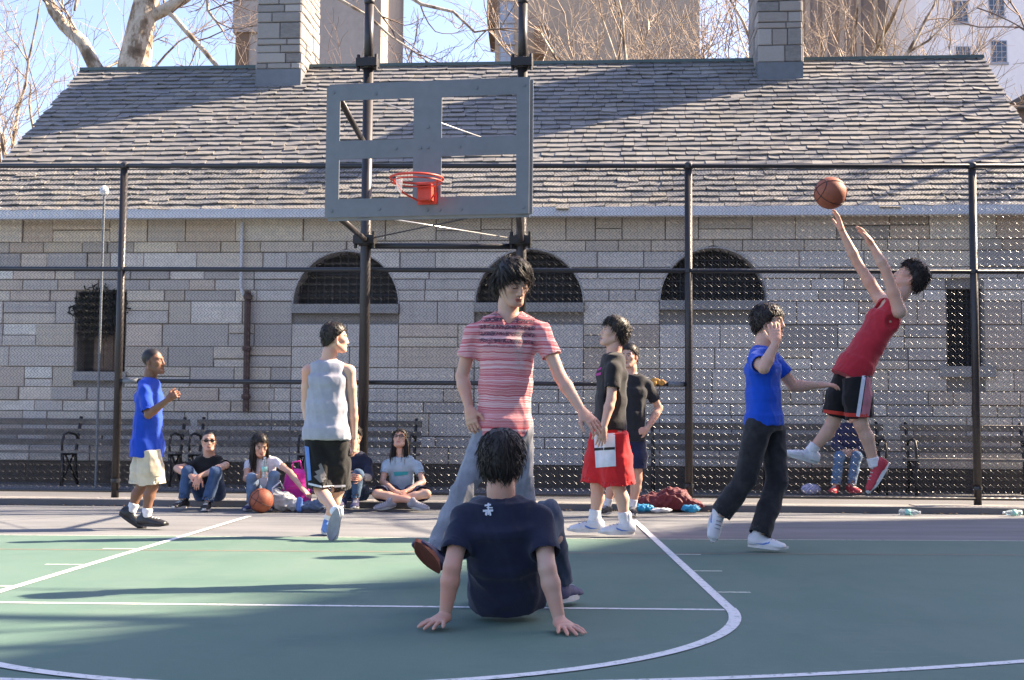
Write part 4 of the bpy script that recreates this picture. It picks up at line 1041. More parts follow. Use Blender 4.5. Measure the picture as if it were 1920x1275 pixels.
HAIRL = {'buzz': (.074, .010, -.055), 'short': (.066, .002, -.066), 'thick': (.058, -.012, -.075), 'shaggy': (.064, -.012, -.08), 'long': (.072, -.02, -.09), 'bowl': (.050, -.012, -.07)}
def make_hair(parent, c, R, s, style, seed=1, h=.006, mat=None, dens=1.0):
    """cap grown over the skull plus many tapering locks"""
    q = random.Random(seed); mat = mat or M['hair']; th = {'buzz': .0035, 'short': .013, 'thick': .020, 'shaggy': .016, 'long': .012, 'bowl': .020}[style]
    front, side, back = HAIRL[style]
    if style == 'buzz': return None
    lo, hi = c - .2 * s, c + .2 * s; ax = [np.arange(lo[i], hi[i], h) for i in range(3)]
    X, Yg, Z = ax[0][:, None, None] - c[0], ax[1][None, :, None] - c[1], ax[2][None, None, :] - c[2]
    P = [(X * R[0, i] + Yg * R[1, i] + Z * R[2, i]) / s for i in range(3)]
    def el(cc, rr):
        k0 = np.sqrt(sum(((P[i] - cc[i]) / rr[i]) ** 2 for i in range(3))); k1 = np.sqrt(sum(((P[i] - cc[i]) / rr[i] ** 2) ** 2 for i in range(3))) + 1e-9; return k0 * (k0 - 1) / k1
    d = smin(el((0, -.012, .040), (.074 + th, .093 + th, .082 + th * 1.15)), el((0, -.028, -.02), (.064 + th, .068 + th, .075)), .03)
    if style in ('shaggy', 'thick'): d = smin(d, el((0, .02, .075), (.066 + th * .6, .065, .045 + th)), .03)
    d = d + .0015 * np.sin(P[0] * 130 + 3 * np.sin(P[2] * 60)) * np.sin(P[1] * 110 + P[2] * 90) * (0 if style == 'buzz' else 1)
    cutf = -hairline(P, front, side, back) + .004 * np.sin(P[0] * 210 + q.random() * 6) * (0 if style == 'buzz' else 1)
    d = smax(d, cutf, .006); d = d * s
    V, Qd = surfnet(d.astype(np.float32), lo, h); ho = qmesh('hair', V, Qd, mat, parent)
    if style == 'buzz': return ho
    Nn = vnormals(V, Qd); mb = MB(); Vl = ((V - c) @ R) / s; Nl = Nn @ R
    cand = [i for i in range(len(V)) if Nl[i] @ np.array([0, -.1, .5]) > -.35 and hairline(Vl[i], front, side, back) > -.001]
    n = int({'short': 700, 'thick': 1100, 'shaggy': 1500, 'long': 350, 'bowl': 1100}[style] * dens); crown = np.array([.0, -.045, .125])
    for _ in range(n):
        i = q.choice(cand); p = Vl[i]; nn = Nl[i]; out = p - crown; t = out - nn * (out @ nn); t = nrm(t + np.array([q.gauss(0, .12), q.gauss(0, .12), 0]) * .4)
        if style == 'shaggy':
            if p[2] > .04:
                w_ = np.array([-.75, .55 if p[1] > -.03 else -.2, -.1]); w_ = w_ - nn * (w_ @ nn); t = nrm(t * .5 + w_)
            Ln = q.uniform(.045, .088); lift = q.uniform(.001, .008)
        elif style in ('thick', 'bowl'): Ln = q.uniform(.025, .05); lift = q.uniform(.001, .006)
        elif style == 'long': Ln = q.uniform(.05, .09); lift = .002
        else: Ln = q.uniform(.014, .028); lift = q.uniform(.002, .008)
        a = p - nn * .004; b = p + t * Ln * .5 + nn * lift; e = p + t * Ln + nn * lift * .3 + np.array([0, 0, -Ln * (.35 if style != 'short' else .05)]) - nn * Ln * .25
        lock_hair(mb, q, [c + R @ (w * s) for w in bezier3(a, b, e)], q.uniform(.0016, .0030) * s)
    if style == 'long':
        for _ in range(int(300 * dens)):
            sx = q.choice([-1, 1]); x0 = sx * q.uniform(.035, .085); y0 = q.uniform(-.10, .03); a = np.array([x0 * .9, y0, q.uniform(-.0, .05)])
            L_ = q.uniform(.24, .34); b = np.array([x0 * 1.15, y0 + q.uniform(-.01, .02), -.10]); e = np.array([x0 * 1.0 + q.gauss(0, .01), y0 + q.uniform(.0, .06), -L_])
            w0 = [c + R @ (a * s), c + R @ (b * s)]; g = w0[1] + np.array([0, 0, -1]) * (L_ - .10) * s + R @ (np.array([sx * .005 + q.gauss(0, .012), q.uniform(-.01, .035), 0]) * s)
            lock_hair(mb, q, bezier3(w0[0], w0[1], g), q.uniform(.006, .011) * s)
    mb.build('hair_locks', mat, ho, True); return ho

def make_person(label, D, J, s=1.0, skincol=(.58, .38, .28), face=(0, -1, 0), head_up=(0, 0, 1), body_fwd=(0, -1, 0), pel_fwd=None, h=.010, hh=.005, hands=None,
                closed=False, brow=.85, lip=(.80, .52, .52), top=None, bottom=None, shoes=None, hair='short', hair_seed=1, hair_mat_=None, girth=1.0, seed=1, fold=.010, hair_dens=1.0, headc=1.0):
    """J: joints as (photo x, photo y, metres behind D). a = image-left limb, b = image-right limb"""
    W = {k: at(v[0], v[1], D + (v[2] if len(v) > 2 else 0)) for k, v in J.items()}
    foot = min([W[k] for k in ('anka', 'ankb', 'pel')], key=lambda p: p[2])
    root = empty('person', (float(W['pel'][0]), float(W['pel'][1]), float(max(0, foot[2] - .09)))); tag(root, label, 'person')
    off = np.array(root.location)
    W = {k: v - off for k, v in W.items()}; g = girth * s; _n = nrm(W['neck'] - W['pel'])
    for q in 'ab': W['sh' + q] = W['sh' + q] - _n * .026 * s
    hf = nrm(face); Rh = frame_from(hf, head_up); hc = W['head']; hs = s * headc
    latS = W['shb'] - W['sha']; latH = W['hpb'] - W['hpa']; bf = nrm(body_fwd); pf = nrm(pel_fwd if pel_fwd is not None else body_fwd)
    spine = W['neck'] - W['pel']; ns = nrm(spine)
    X0 = nrm(np.cross(pf, ns)); X1 = nrm(np.cross(bf, ns)); Y0 = np.cross(ns, X0); Y1 = np.cross(ns, X1)
    C = lambda t: W['pel'] + spine * t + Y1 * (W.get('_bow', 0.0))
    bow = top.get('bow', 0.0) if top else 0.0
    def spp(t): return W['pel'] + spine * t + bf * bow * math.sin(math.pi * min(max(t, 0), 1))
    XX = lambda t: nrm(X0 * (1 - t) + X1 * t); YY = lambda t: nrm(Y0 * (1 - t) + Y1 * t)
    sw = np.linalg.norm(latS) / 2
    # ---- bare body
    fd = Field(); cov = .86
    fd.loft([(spp(-.06), XX(0), .135 * g, YY(0), .095 * g), (spp(.15), XX(.1), .140 * g * cov, YY(.1), .10 * g * cov), (spp(.4), XX(.4), .125 * g * cov, YY(.4), .088 * g * cov), (spp(.72), XX(.7), .150 * g * cov, YY(.7), .10 * g * cov), (spp(.95), XX(1), .125 * g * cov, YY(1), .07 * g * cov)], k=.04, rnd_=.02)
    hb = hc + Rh @ (np.array([0, -.018, -.055]) * hs)
    fd.chain([W['neck'] - ns * .05, W['neck'] + (hb - W['neck']) * .4, hb], [.066 * g, .056 * g, .056 * g], k=.03)
    for q in 'ab':
        sh, el, wr = W['sh' + q], W['el' + q], W['wr' + q]
        cs = 1.0 if (top or {}).get('tank') else .78
        fd.chain([W['neck'] - ns * .035, sh], [.05 * g * cs, .05 * g * cs], k=.03)
        fd.chain([sh, sh + (el - sh) * .45, el], [.053 * g * cs, .047 * g * (cs * .5 + .5), .038 * g], k=.02)
        fd.chain([el, el + (wr - el) * .28, wr], [.038 * g, .041 * g, .025 * g], k=.012)
        hp, kn, an = W['hp' + q], W['kn' + q], W['ank' + q]
        fd.chain([hp, kn], [.082 * g, .054 * g], k=.03); cb = kn + (an - kn) * .32
        back = np.cross(np.cross(an - kn, pf), an - kn); back = nrm(back) if np.linalg.norm(back) > 1e-6 else pf
        fd.chain([kn, cb - back * .012, an], [.053 * g, .054 * g, .034 * g], k=.02)
    V, Q = surfnet(*fd.grid(h)); parts = [(V, Q, np.ones((len(V), 3)))]
    # ---- head on the same skin
    fh = Field(); head_ops(fh, hc, Rh, hs, closed); nk = W['neck'] + (hb - W['neck']) * .15
    fh.chain([nk, hb], [.057 * g, .055 * g], k=.022)
    V, Q = surfnet(*fh.grid(hh)); parts.append((V, Q, face_cols(V, hc, Rh, hs, lip, brow, closed, HAIRL[hair], skincol)))
    for q in 'ab':
        hd = (hands or {}).get(q)
        if hd is None: hd = {}
        wr, el = W['wr' + q], W['el' + q]; d = nrm(wr - el) if 'd' not in hd else nrm(hd['d'])
        fq = Field(); hand_ops(fq, wr, d, hd.get('n', (0, -1, 0)), hd.get('side', 1), s * hd.get('s', .98), hd.get('curl', .35), hd.get('spread', .05), hd.get('thumb', .5))
        fq.cap(wr - nrm(wr - el) * .03, wr + d * .015, .026 * g, .023 * g, k=.015)
        V, Q = surfnet(*fq.grid(max(.004, hh * .75))); V = smooth_v(V, Q, 1); parts.append((V, Q, np.ones((len(V), 3)) * np.array([1.02, .94, .92])))
    o = 0; VV, QQ, CC = [], [], []
    for V, Q, c in parts: VV.append(V); QQ.append(Q + o); CC.append(c); o += len(V)
    body = qmesh('body', np.concatenate(VV), np.concatenate(QQ), skin(skincol), root, {'Col': np.concatenate(CC)})
    make_hair(root, hc, Rh, hs, hair, hair_seed, max(.005, hh), hair_mat_, hair_dens)
    info = dict(root=root, W=W, off=off, hc=hc, Rh=Rh, hs=hs, spp=spp, XX=XX, YY=YY, g=g, s=s)
    # ---- shirt
    if top:
        ft = Field(); e = top.get('ease', .022); t0 = top.get('hem', -.18); bl = top.get('flare', 0.0)
        sec = [(spp(t0), XX(0), (.158 + e + bl) * g, YY(0), (.112 + e + bl) * g), (spp(.02), XX(0), (.152 + e + bl * .6) * g, YY(0), (.108 + e + bl * .6) * g), (spp(.35), XX(.35), (.138 + e) * g, YY(.35), (.096 + e) * g), (spp(.70), XX(.7), (.158 + e * .6) * g, YY(.7), (.110 + e * .5) * g), (spp(.90), XX(.95), (.140 + e * .3) * g, YY(.95), (.082 + e * .3) * g), (spp(.99), XX(1), .085 * g, YY(1), .062 * g)]
        ft.loft(sec, k=.035, rnd_=.004)
        slv = top.get('sleeve', .55); sr = top.get('sleeve_r', .062)
        for q in 'ab':
            sh, el, wr = W['sh' + q], W['el' + q], W['wr' + q]
            if top.get('tank'):
                ft.chain([W['neck'] - ns * .035 + (sh - W['neck']) * .25, W['neck'] - ns * .03 + (sh - W['neck']) * .62], [.05 * g, .045 * g], k=.03)
            else:
                ft.chain([W['neck'] - ns * .03, sh], [.052 * g, .050 * g], k=.05)
                ud = nrm(el - sh)
                if slv <= 1: en = sh + (el - sh) * slv; ft.chain([sh, en], [.056 * g, sr * g], k=.035)
                else: en = el + (wr - el) * (slv - 1); ft.chain([sh, el], [.057 * g, sr * g], k=.03); ft.chain([el, en], [sr * g, sr * .85 * g], k=.02)
        for q in 'ab':
            sh, el, wr = W['sh' + q], W['el' + q], W['wr' + q]
            if top.get('tank'):
                out = nrm(sh - W['neck']); ft.ell(sh + out * .045 - ns * .03, np.array([.056, .085, .095]) * g, np.stack([out, nrm(np.cross(ns, out)), ns], 1), op='s', k=.008)
            elif slv <= 1:
                ud = nrm(el - sh); en = sh + (el - sh) * slv
                ft.cap(en + ud * (sr + .022) * g, en + ud * (sr + .1) * g, (sr + .022) * g, op='s', k=.003)      # cut the rounded sleeve end flat
                ft.cap(en - ud * .005, en + ud * .1, (sr - .016) * g, op='s', k=.004)                               # hollow it
        nb = W['neck']; nr = top.get('neck_r', .066)
        ft.cap(nb - ns * .01 + bf * .01, nb + ns * .12 + bf * .02, nr * g, nr * 1.15 * g, op='s', k=.006)
        if top.get('vneck'):
            ft.cap(nb + bf * .09 + ns * .02, nb + bf * .13 - ns * top['vneck'], .066 * g, .022 * g, op='s', k=.006)
        elif top.get('scoop'):
            ft.ell(nb + bf * .11 + ns * .0, np.array([.062, .06, top['scoop']]) * g, np.stack([X1, Y1, ns], 1), op='s', k=.008)
        V, Q = surfnet(*ft.grid(top.get('h', h))); Nn = vnormals(V, Q); V = folds(V, Nn, top.get('fold', fold), seed, 1.0, (1, 1, .5)); V = smooth_v(V, Q, 2, .5)
        tv = (V - W['pel']) @ ns / np.linalg.norm(spine); tu = (V - W['pel']) @ X1; tf = (V - W['pel']) @ bf
        info['shirt'] = qmesh('shirt', V, Q, top['mat'], root, {'Col': np.ones((len(V), 3)) * np.array(top.get('col', (1, 1, 1))), 'tv': tv, 'tu': tu, 'tf': tf}); info['shirt_bvh'] = BVHTree.FromPolygons([tuple(v) for v in V], [tuple(q) for q in Q])
    # ---- trousers, shorts
    if bottom:
        fb = Field(); L_ = bottom.get('len', 1.0); e = bottom.get('ease', .02); tp = bottom.get('waist', .14); ee = bottom.get('pel_ease', .012)
        fb.loft([(spp(tp), XX(0), (.142 + ee) * g, YY(0), (.100 + ee) * g), (spp(.0), XX(0), (.156 + ee) * g, YY(0), (.112 + ee) * g), (spp(-.14), XX(0), (.15 + ee) * g, YY(0), (.115 + ee) * g)], k=.03, rnd_=.02)
        cuts = []
        for q in 'ab':
            hp, kn, an = W['hp' + q], W['kn' + q], W['ank' + q]
            if L_ <= 1.0:                                       # shorts: fraction of the thigh (may pass the knee with 'drop')
                ud = nrm(kn - hp); en = hp + ud * np.linalg.norm(kn - hp) * L_; r0, r1 = (.096 + e) * g, (bottom.get('leg_r', .10) + e) * g; x_ = np.cross(ud, pf); x_ = nrm(x_) if np.linalg.norm(x_) > .2 else XX(0); y_ = nrm(np.cross(x_, ud))
                fb.loft([(hp - ud * .02, x_, r0, y_, r0), (hp + (en - hp) * .5, x_, (r0 + r1) / 2, y_, (r0 + r1) / 2 * 1.05), (en, x_, r1 * .95, y_, r1 * 1.08)], k=.03, rnd_=.003); cuts.append((en, ud, r1, x_, y_))
            else:
                r = bottom.get('r', (.098, .072, .066, .064)); en = kn + (an - kn) * (L_ - 1)
                fb.chain([hp, kn], [r[0] * g, r[1] * g], k=.03); fb.chain([kn, kn + (en - kn) * .5, en], [r[1] * g, r[2] * g, r[3] * g], k=.025)
                ud = nrm(an - kn); fb.cap(en + ud * (r[3] + .02) * g, en + ud * .2, (r[3] + .02) * g, op='s', k=.004); fb.cap(en - ud * .02, en + ud * .2, (r[3] - .012) * g, op='s', k=.004)
        for en, ud, r1, x_, y_ in cuts: fb.loft([(en - ud * .05, x_, (r1 - .014) * .95, y_, (r1 - .014) * 1.08), (en + ud * .03, x_, (r1 - .012) * .95, y_, (r1 - .012) * 1.08)], op='s', k=.003)
        V, Q = surfnet(*fb.grid(bottom.get('h', h))); Nn = vnormals(V, Q); V = folds(V, Nn, bottom.get('fold', fold), seed + 5, 1.0, (1, 1, .6)); V = smooth_v(V, Q, 2, .5)
        info['bottom'] = qmesh(bottom.get('name', 'trousers'), V, Q, bottom['mat'], root, {'Col': np.ones((len(V), 3))}); info['bottom_bvh'] = BVHTree.FromPolygons([tuple(v) for v in V], [tuple(q) for q in Q])
    if shoes:
        for q in 'ab':
            sd = dict(shoes.get('all', {})); sd.update(shoes.get(q, {}))
            if sd.get('skip'): continue
            mesh_shoe(root, W['ank' + q], sd['toe'], sd['up'], s * sd.get('s', 1.0), sd['mat'], sd['sole'], sd.get('sock'), nrm(W['kn' + q] - W['ank' + q]), max(.006, hh), sd.get('accent'), sd.get('sock_len', .09), sd.get('high', False))
    return info
def decal(info, which, polys, mat, name, D, parent=None, off=.007, sub=10, dirn=None):
    """flat print laid on a garment: polygons given in photo pixels, dropped on the cloth along the view depth"""
    bv = info[which + '_bvh']; o0 = info['off']; par = info[which]; mb = MB()
    for (x0, y0, x1, y1, x2, y2, x3, y3) in polys:
        n = sub; idx = {}; A, B, C_, E = np.array((x0, y0)), np.array((x1, y1)), np.array((x2, y2)), np.array((x3, y3)); g = {}
        for i in range(n + 1):
            for j in range(n + 1):
                u, v = i / n, j / n; p = (A * (1 - u) + B * u) * (1 - v) + (E * (1 - u) + C_ * u) * v
                w = at(p[0], p[1], D - .8) - o0; dv = nrm(at(p[0], p[1], D) - at(p[0], p[1], D - .8)); h_ = bv.ray_cast(Vector(w), Vector(dv), 1.6)
                if h_[0] is not None:
                    q = np.array(h_[0]) - dv * off; g[(i, j)] = len(mb.v); mb.v.append(tuple(q)); mb.c.append((1, 1, 1))
        for i in range(n):
            for j in range(n):
                k = [(i, j), (i + 1, j), (i + 1, j + 1), (i, j + 1)]
                if all(a in g for a in k):
                    zs = [np.array(mb.v[g[a]]) for a in k]
                    if max(np.linalg.norm(zs[0] - zs[2]), np.linalg.norm(zs[1] - zs[3])) < .12: mb.f.append(tuple(g[a] for a in k))
    if mb.f: return mb.build(name, mat, par, True)
# ------------------------------------------------------------------ the people
X_, Y_, Z_ = V3(1, 0, 0), V3(0, 1, 0), V3(0, 0, 1)
ASIAN = (.57, .37, .27); BROWN = (.20, .105, .062)
# striped red shirt of the standing young man
def stripe_mat():
    m, nt, b = nodes('red_striped_jersey'); co = coords(nt)
    tv = attr(nt, 'tv', 'Fac'); tu = attr(nt, 'tu', 'Fac'); tf = attr(nt, 'tf', 'Fac'); wob = noise(nt, co, 5, 3); fine = noise(nt, co, 300, 2)
    t = math2(nt, 'ADD', tv, math2(nt, 'MULTIPLY', wob, .06))
    n1 = N(nt, 'ShaderNodeTexNoise', {'W': t, 'Scale': 62.0, 'Detail': 3.0, 'Roughness': .8}, noise_dimensions='1D').outputs['Fac']
    c = ramp(nt, n1, [(.36, (.74, .55, .54)), (.45, (.74, .38, .38)), (.49, (.54, .065, .085)), (.55, (.46, .035, .055)), (.59, (.74, .29, .30)), (.67, (.78, .60, .58))])
    n2 = N(nt, 'ShaderNodeTexNoise', {'W': math2(nt, 'MULTIPLY', t, 3.1), 'Scale': 60.0, 'Detail': 2.0}, noise_dimensions='1D').outputs['Fac']
    c = mixc(nt, mrange(nt, n2, .55, .62, 0, .45), c, (.82, .58, .58))
    # dark brush print over the chest, a grey patch on the other side
    v = N(nt, 'ShaderNodeCombineXYZ', {0: math2(nt, 'MULTIPLY', tu, 62.0), 1: math2(nt, 'MULTIPLY', tv, 46.0), 2: 0.0}).outputs[0]
    scr = N(nt, 'ShaderNodeTexNoise', {'Vector': v, 'Scale': 1.15, 'Detail': 2.0, 'Roughness': .6, 'Distortion': 1.6}).outputs['Fac']
    rows = math2(nt, 'SINE', math2(nt, 'MULTIPLY', tv, 105.0))
    rows = math2(nt, 'ADD', rows, math2(nt, 'MULTIPLY', math2(nt, 'SUBTRACT', noise(nt, co, 22, 3), .5), 3.2))
    letter = math2(nt, 'MULTIPLY', mrange(nt, math2(nt, 'ABSOLUTE', math2(nt, 'SUBTRACT', scr, .5)), .11, .08), mrange(nt, rows, -.6, -.1))
    band = math2(nt, 'MULTIPLY', mrange(nt, tv, .66, .70), mrange(nt, tv, 1.0, .96))
    side = mrange(nt, tu, -.16, -.14); front = mrange(nt, tf, .0, .03)
    mask = math2(nt, 'MULTIPLY', math2(nt, 'MULTIPLY', band, front), math2(nt, 'MULTIPLY', side, mrange(nt, tu, .17, .15)))
    c = mixc(nt, math2(nt, 'MULTIPLY', math2(nt, 'MULTIPLY', letter, mask), .92), c, (.035, .03, .055))
    gp = math2(nt, 'MULTIPLY', math2(nt, 'MULTIPLY', mrange(nt, tv, .46, .55), mrange(nt, tv, .86, .80)), math2(nt, 'MULTIPLY', mrange(nt, math2(nt, 'ABSOLUTE', math2(nt, 'ADD', tu, .06)), .035, .015), front))
    c = mixc(nt, math2(nt, 'MULTIPLY', math2(nt, 'MULTIPLY', gp, mrange(nt, scr, .42, .6)), .8), c, (.42, .38, .35))
    nt.links.new(c, b.inputs['Base Color']); b.inputs['Roughness'].default_value = .9; b.inputs['Sheen Weight'].default_value = .15; b.inputs['Specular IOR Level'].default_value = .25
    n3 = noise(nt, co, 10, 5); bump(nt, b, math2(nt, 'ADD', n3, math2(nt, 'MULTIPLY', fine, .1)), .4, .012); return m
M['stripe'] = stripe_mat()

# young man in the red striped shirt
p_main = make_person('young man in red striped V-neck shirt and grey jeans, walking in the centre', 7.2, dict(
    head=(961, 529, -.05), neck=(953, 584), sha=(887, 616), shb=(1016, 612), ela=(866, 706, .02), elb=(1050, 706, -.06), wra=(880, 768, -.06), wrb=(1092, 772, -.14),
    pel=(945, 800), hpa=(914, 815), hpb=(972, 815), kna=(866, 926, -.12), knb=(982, 940, .06), anka=(818, 1036, -.22), ankb=(970, 1052, .20)),
    s=1.0, face=(.50, -.72, -.46), head_up=(.16, -.38, .92), body_fwd=(.10, -1, 0), h=.0075, hh=.0032, closed=True, hair='shaggy', hair_seed=3, hair_dens=1.25, girth=.93, seed=3, skincol=ASIAN, lip=(.86, .48, .48), headc=1.0,
    hands=dict(a=dict(d=(.22, -.25, -1), n=(-.55, -.8, .1), side=1, curl=.38, spread=.04), b=dict(d=(.65, -.35, -.66), n=(.35, -.75, .55), side=-1, curl=.22, spread=.09)),
    top=dict(mat=M['stripe'], hem=-.09, ease=.020, sleeve=.50, sleeve_r=.066, vneck=.13, neck_r=.076, fold=.011), bottom=dict(mat=cloth((.215, .225, .26), True), len=1.93, r=(.092, .074, .072, .074), fold=.013, waist=.1),
    shoes=dict(all=dict(mat=M['shoe_navy'], sole=M['sole_brown']), a=dict(toe=(-.42, -.70, .58), up=(.15, .62, .75)), b=dict(toe=(.1, -1, 0), up=(0, 0, 1))))

# man sitting on the court, seen from behind
p_sit = make_person('man in navy T-shirt sitting on the court with his back to the camera', 5.72, dict(
    head=(941, 866, -.14), neck=(939, 934, -.14), sha=(868, 962, -.14), shb=(1014, 962, -.14), ela=(848, 1062, -.25), elb=(1026, 1066, -.26), wra=(834, 1157, -.22), wrb=(1050, 1167, -.27),
    pel=(950, 1105, .02), hpa=(915, 1108, .08), hpb=(985, 1108, .08), kna=(905, 958, .36), knb=(1026, 966, .36), anka=(905, 1098, .44), ankb=(1052, 1094, .44)),
    s=1.0, face=(.16, 1, .03), head_up=(0, .05, 1), body_fwd=(0, 1, .1), h=.007, hh=.0035, hair='thick', hair_seed=8, hair_dens=1.3, girth=.97, seed=12, skincol=(.56, .365, .28),
    hands=dict(a=dict(d=(-.35, -.92, -.12), n=(0, 0, 1), side=-1, curl=.06, spread=.22, thumb=.75), b=dict(d=(.30, -.94, -.12), n=(0, 0, 1), side=1, curl=.06, spread=.22, thumb=.75)),
    top=dict(mat=cloth((.014, .018, .042)), hem=-.16, ease=.026, sleeve=.62, sleeve_r=.074, fold=.012, bow=-.05, neck_r=.058), bottom=dict(mat=cloth((.040, .055, .085), True), len=1.95, r=(.100, .075, .068, .066), fold=.012),
    shoes=dict(all=dict(mat=M['shoe_navy'], sole=M['sole_white'], up=(0, 0, 1)), a=dict(toe=(-.1, 1, 0)), b=dict(toe=(.40, .92, 0))))
M['print_white'] = mat_plain('white_print', (.62, .64, .70), .8, bmp=0)
decal(p_sit, 'shirt', [(908.6, 946.2, 920.6, 944.6, 920.6, 947.8, 908.6, 949.4), (912.6, 950.2, 923.8, 951.0, 923.8, 953.4, 912.6, 952.6), (905.4, 955.8, 924.6, 955.0, 924.6, 959.0, 905.4, 959.8), (910.2, 959.8, 914.2, 959.8, 912.6, 967.0, 909.4, 965.4), (916.6, 959.0, 919.8, 959.0, 921.4, 966.2, 918.2, 967.0), (914.2, 943.0, 917.4, 943.0, 916.6, 965.4, 914.2, 965.4)], M['print_white'], 'back_print', 5.6, sub=3)
M['skin_patch'] = skin(ASIAN)

# shooter in red
p_shoot = make_person('player in red tank top and black shorts jumping backwards for a shot', 9.6, dict(
    head=(1708, 520, .02), neck=(1678, 563), sha=(1652, 553, .15), shb=(1690, 578, -.16), ela=(1607, 492, .16), elb=(1660, 505, -.20), wra=(1577, 430, .12), wrb=(1633, 456, -.20),
    pel=(1604, 688), hpa=(1588, 712, .09), hpb=(1606, 712, -.09), kna=(1562, 792, .12), knb=(1614, 796, -.10), anka=(1520, 846, .14), ankb=(1640, 872, -.08)),
    s=1.0, face=(-.78, .12, .52), head_up=(.52, 0, .85), body_fwd=(-.82, -.12, -.5), pel_fwd=(-.9, 0, -.2), h=.009, hh=.0045, hair='thick', hair_seed=21, hair_dens=1.2, girth=.94, seed=22,
    hands=dict(a=dict(d=(-.22, 0, 1), n=(.9, 0, .3), side=-1, curl=.18, spread=.12), b=dict(d=(-.55, 0, .83), n=(.85, 0, .5), side=1, curl=.15, spread=.12)),
    top=dict(mat=cloth((.42, .022, .035)), hem=-.19, ease=.022, flare=.020, tank=True, neck_r=.070, scoop=.075, fold=.008), bottom=dict(mat=cloth((.010, .010, .011)), name='shorts', len=.88, leg_r=.092, ease=.018, fold=.011, waist=.06, pel_ease=.004),
    shoes=dict(all=dict(mat=M['shoe_white'], sole=M['sole_white'], sock=M['sock'], sock_len=.07), a=dict(toe=(-.92, -.1, .22), up=(.25, 0, .95)), b=dict(toe=(-.52, -.1, -.84), up=(-.80, -.1, .55), mat=M['shoe_red'])))
M['trim_red'] = cloth((.55, .05, .03)); M['trim_white'] = cloth((.62, .64, .70)); M['trim_pink'] = cloth((.42, .16, .19))
decal(p_shoot, 'bottom', [(1617, 701, 1624, 703, 1612, 782, 1605, 780)], M['trim_white'], 'side_stripe', 9.5, sub=14)
decal(p_shoot, 'bottom', [(1625, 705, 1640, 712, 1630, 780, 1614, 782)], M['trim_pink'], 'side_panel', 9.5, sub=14)
decal(p_shoot, 'bottom', [(1540, 767, 1585, 773, 1585, 780, 1540, 774)], M['trim_red'], 'hem_trim', 9.6, sub=14)
decal(p_shoot, 'bottom', [(1585, 774, 1630, 776, 1630, 783, 1585, 781)], M['trim_red'], 'hem_trim', 9.6, sub=14)

# man in blue T-shirt
p_blue = make_person('man in bright blue T-shirt and black jeans running right, hand at his face', 9.14, dict(
    head=(1441, 604, 0), neck=(1430, 650), sha=(1418, 668, -.17), shb=(1446, 664, .17), ela=(1432, 690, -.40), elb=(1488, 724, .20), wra=(1456, 640, -.36), wrb=(1536, 722, .22),
    pel=(1432, 790), hpa=(1420, 806, -.09), hpb=(1446, 806, .09), kna=(1398, 898, -.06), knb=(1457, 900, .06), anka=(1352, 962, -.02), ankb=(1424, 1004, -.04)),
    s=1.0, face=(.86, -.42, -.10), head_up=(0, 0, 1), body_fwd=(1, -.25, 0), h=.009, hh=.0045, hair='bowl', hair_seed=31, hair_dens=1.1, girth=1.03, seed=33,
    hands=dict(a=dict(d=(-.12, .25, 1), n=(-.2, -1, .1), side=1, curl=.30, spread=.08), b=dict(d=(1, 0, .05), n=(0, -.3, 1), side=1, curl=.3)),
    top=dict(mat=cloth((.005, .07, .50)), hem=-.06, ease=.022, sleeve=.52, sleeve_r=.068, fold=.010), bottom=dict(mat=cloth((.017, .017, .020), True), len=1.93, r=(.100, .080, .078, .082), fold=.012),
    shoes=dict(all=dict(mat=M['shoe_white'], sole=M['sole_white'], accent=M['shoe_blue']), a=dict(toe=(-.22, -.35, -.9), up=(.35, -.85, .3)), b=dict(toe=(.95, -.28, -.08), up=(.08, 0, 1))))

# man with red shorts looking up
p_red = make_person('man in black T-shirt and baggy red shorts looking up to the left', 10.3, dict(
    head=(1152, 624, 0), neck=(1151, 660), sha=(1150, 684, -.17), shb=(1158, 682, .17), ela=(1146, 748, -.21), elb=(1165, 750, .20), wra=(1131, 803, -.27), wrb=(1155, 800, .22),
    pel=(1143, 800), hpa=(1132, 815, .08), hpb=(1152, 815, -.08), kna=(1120, 912, .06), knb=(1160, 914, -.05), anka=(1114, 976, .06), ankb=(1172, 980, -.04)),
    s=.98, face=(-.93, -.18, .22), head_up=(.22, 0, 1), body_fwd=(-1, -.12, 0), h=.011, hh=.0058, hair='thick', hair_seed=41, hair_dens=1.0, girth=1.0, seed=42,
    hands=dict(a=dict(d=(-.15, 0, -1), n=(.1, -1, 0), side=-1, curl=.3), b=dict(curl=.3)),
    top=dict(mat=cloth((.017, .016, .017)), hem=-.04, ease=.028, sleeve=.58, sleeve_r=.070, fold=.011), bottom=dict(mat=cloth((.55, .018, .022)), name='shorts', len=.97, leg_r=.112, ease=.022, fold=.014),
    shoes=dict(all=dict(mat=M['shoe_white'], sole=M['sole_white'], sock=M['sock'], accent=M['shoe_blue'], high=True, s=1.1), a=dict(toe=(-1, -.15, 0), up=(0, 0, 1)), b=dict(toe=(-1, -.2, 0), up=(0, 0, 1))))
M['trim_black'] = cloth((.02, .02, .022)); M['print_pink'] = cloth((.45, .04, .26))
decal(p_red, 'bottom', [(1113, 812, 1153, 812, 1155, 874, 1117, 877)], M['trim_white'], 'side_panel', 10.2, sub=14)
decal(p_red, 'bottom', [(1114, 840, 1153, 838, 1153, 843, 1114, 845)], M['trim_black'], 'panel_stripe', 10.2, off=.009)
decal(p_red, 'shirt', [(1117, 692, 1128, 688, 1127, 692, 1117, 697), (1118, 700, 1127, 698, 1126, 703, 1118, 705)], M['print_pink'], 'chest_print', 10.2, sub=3)

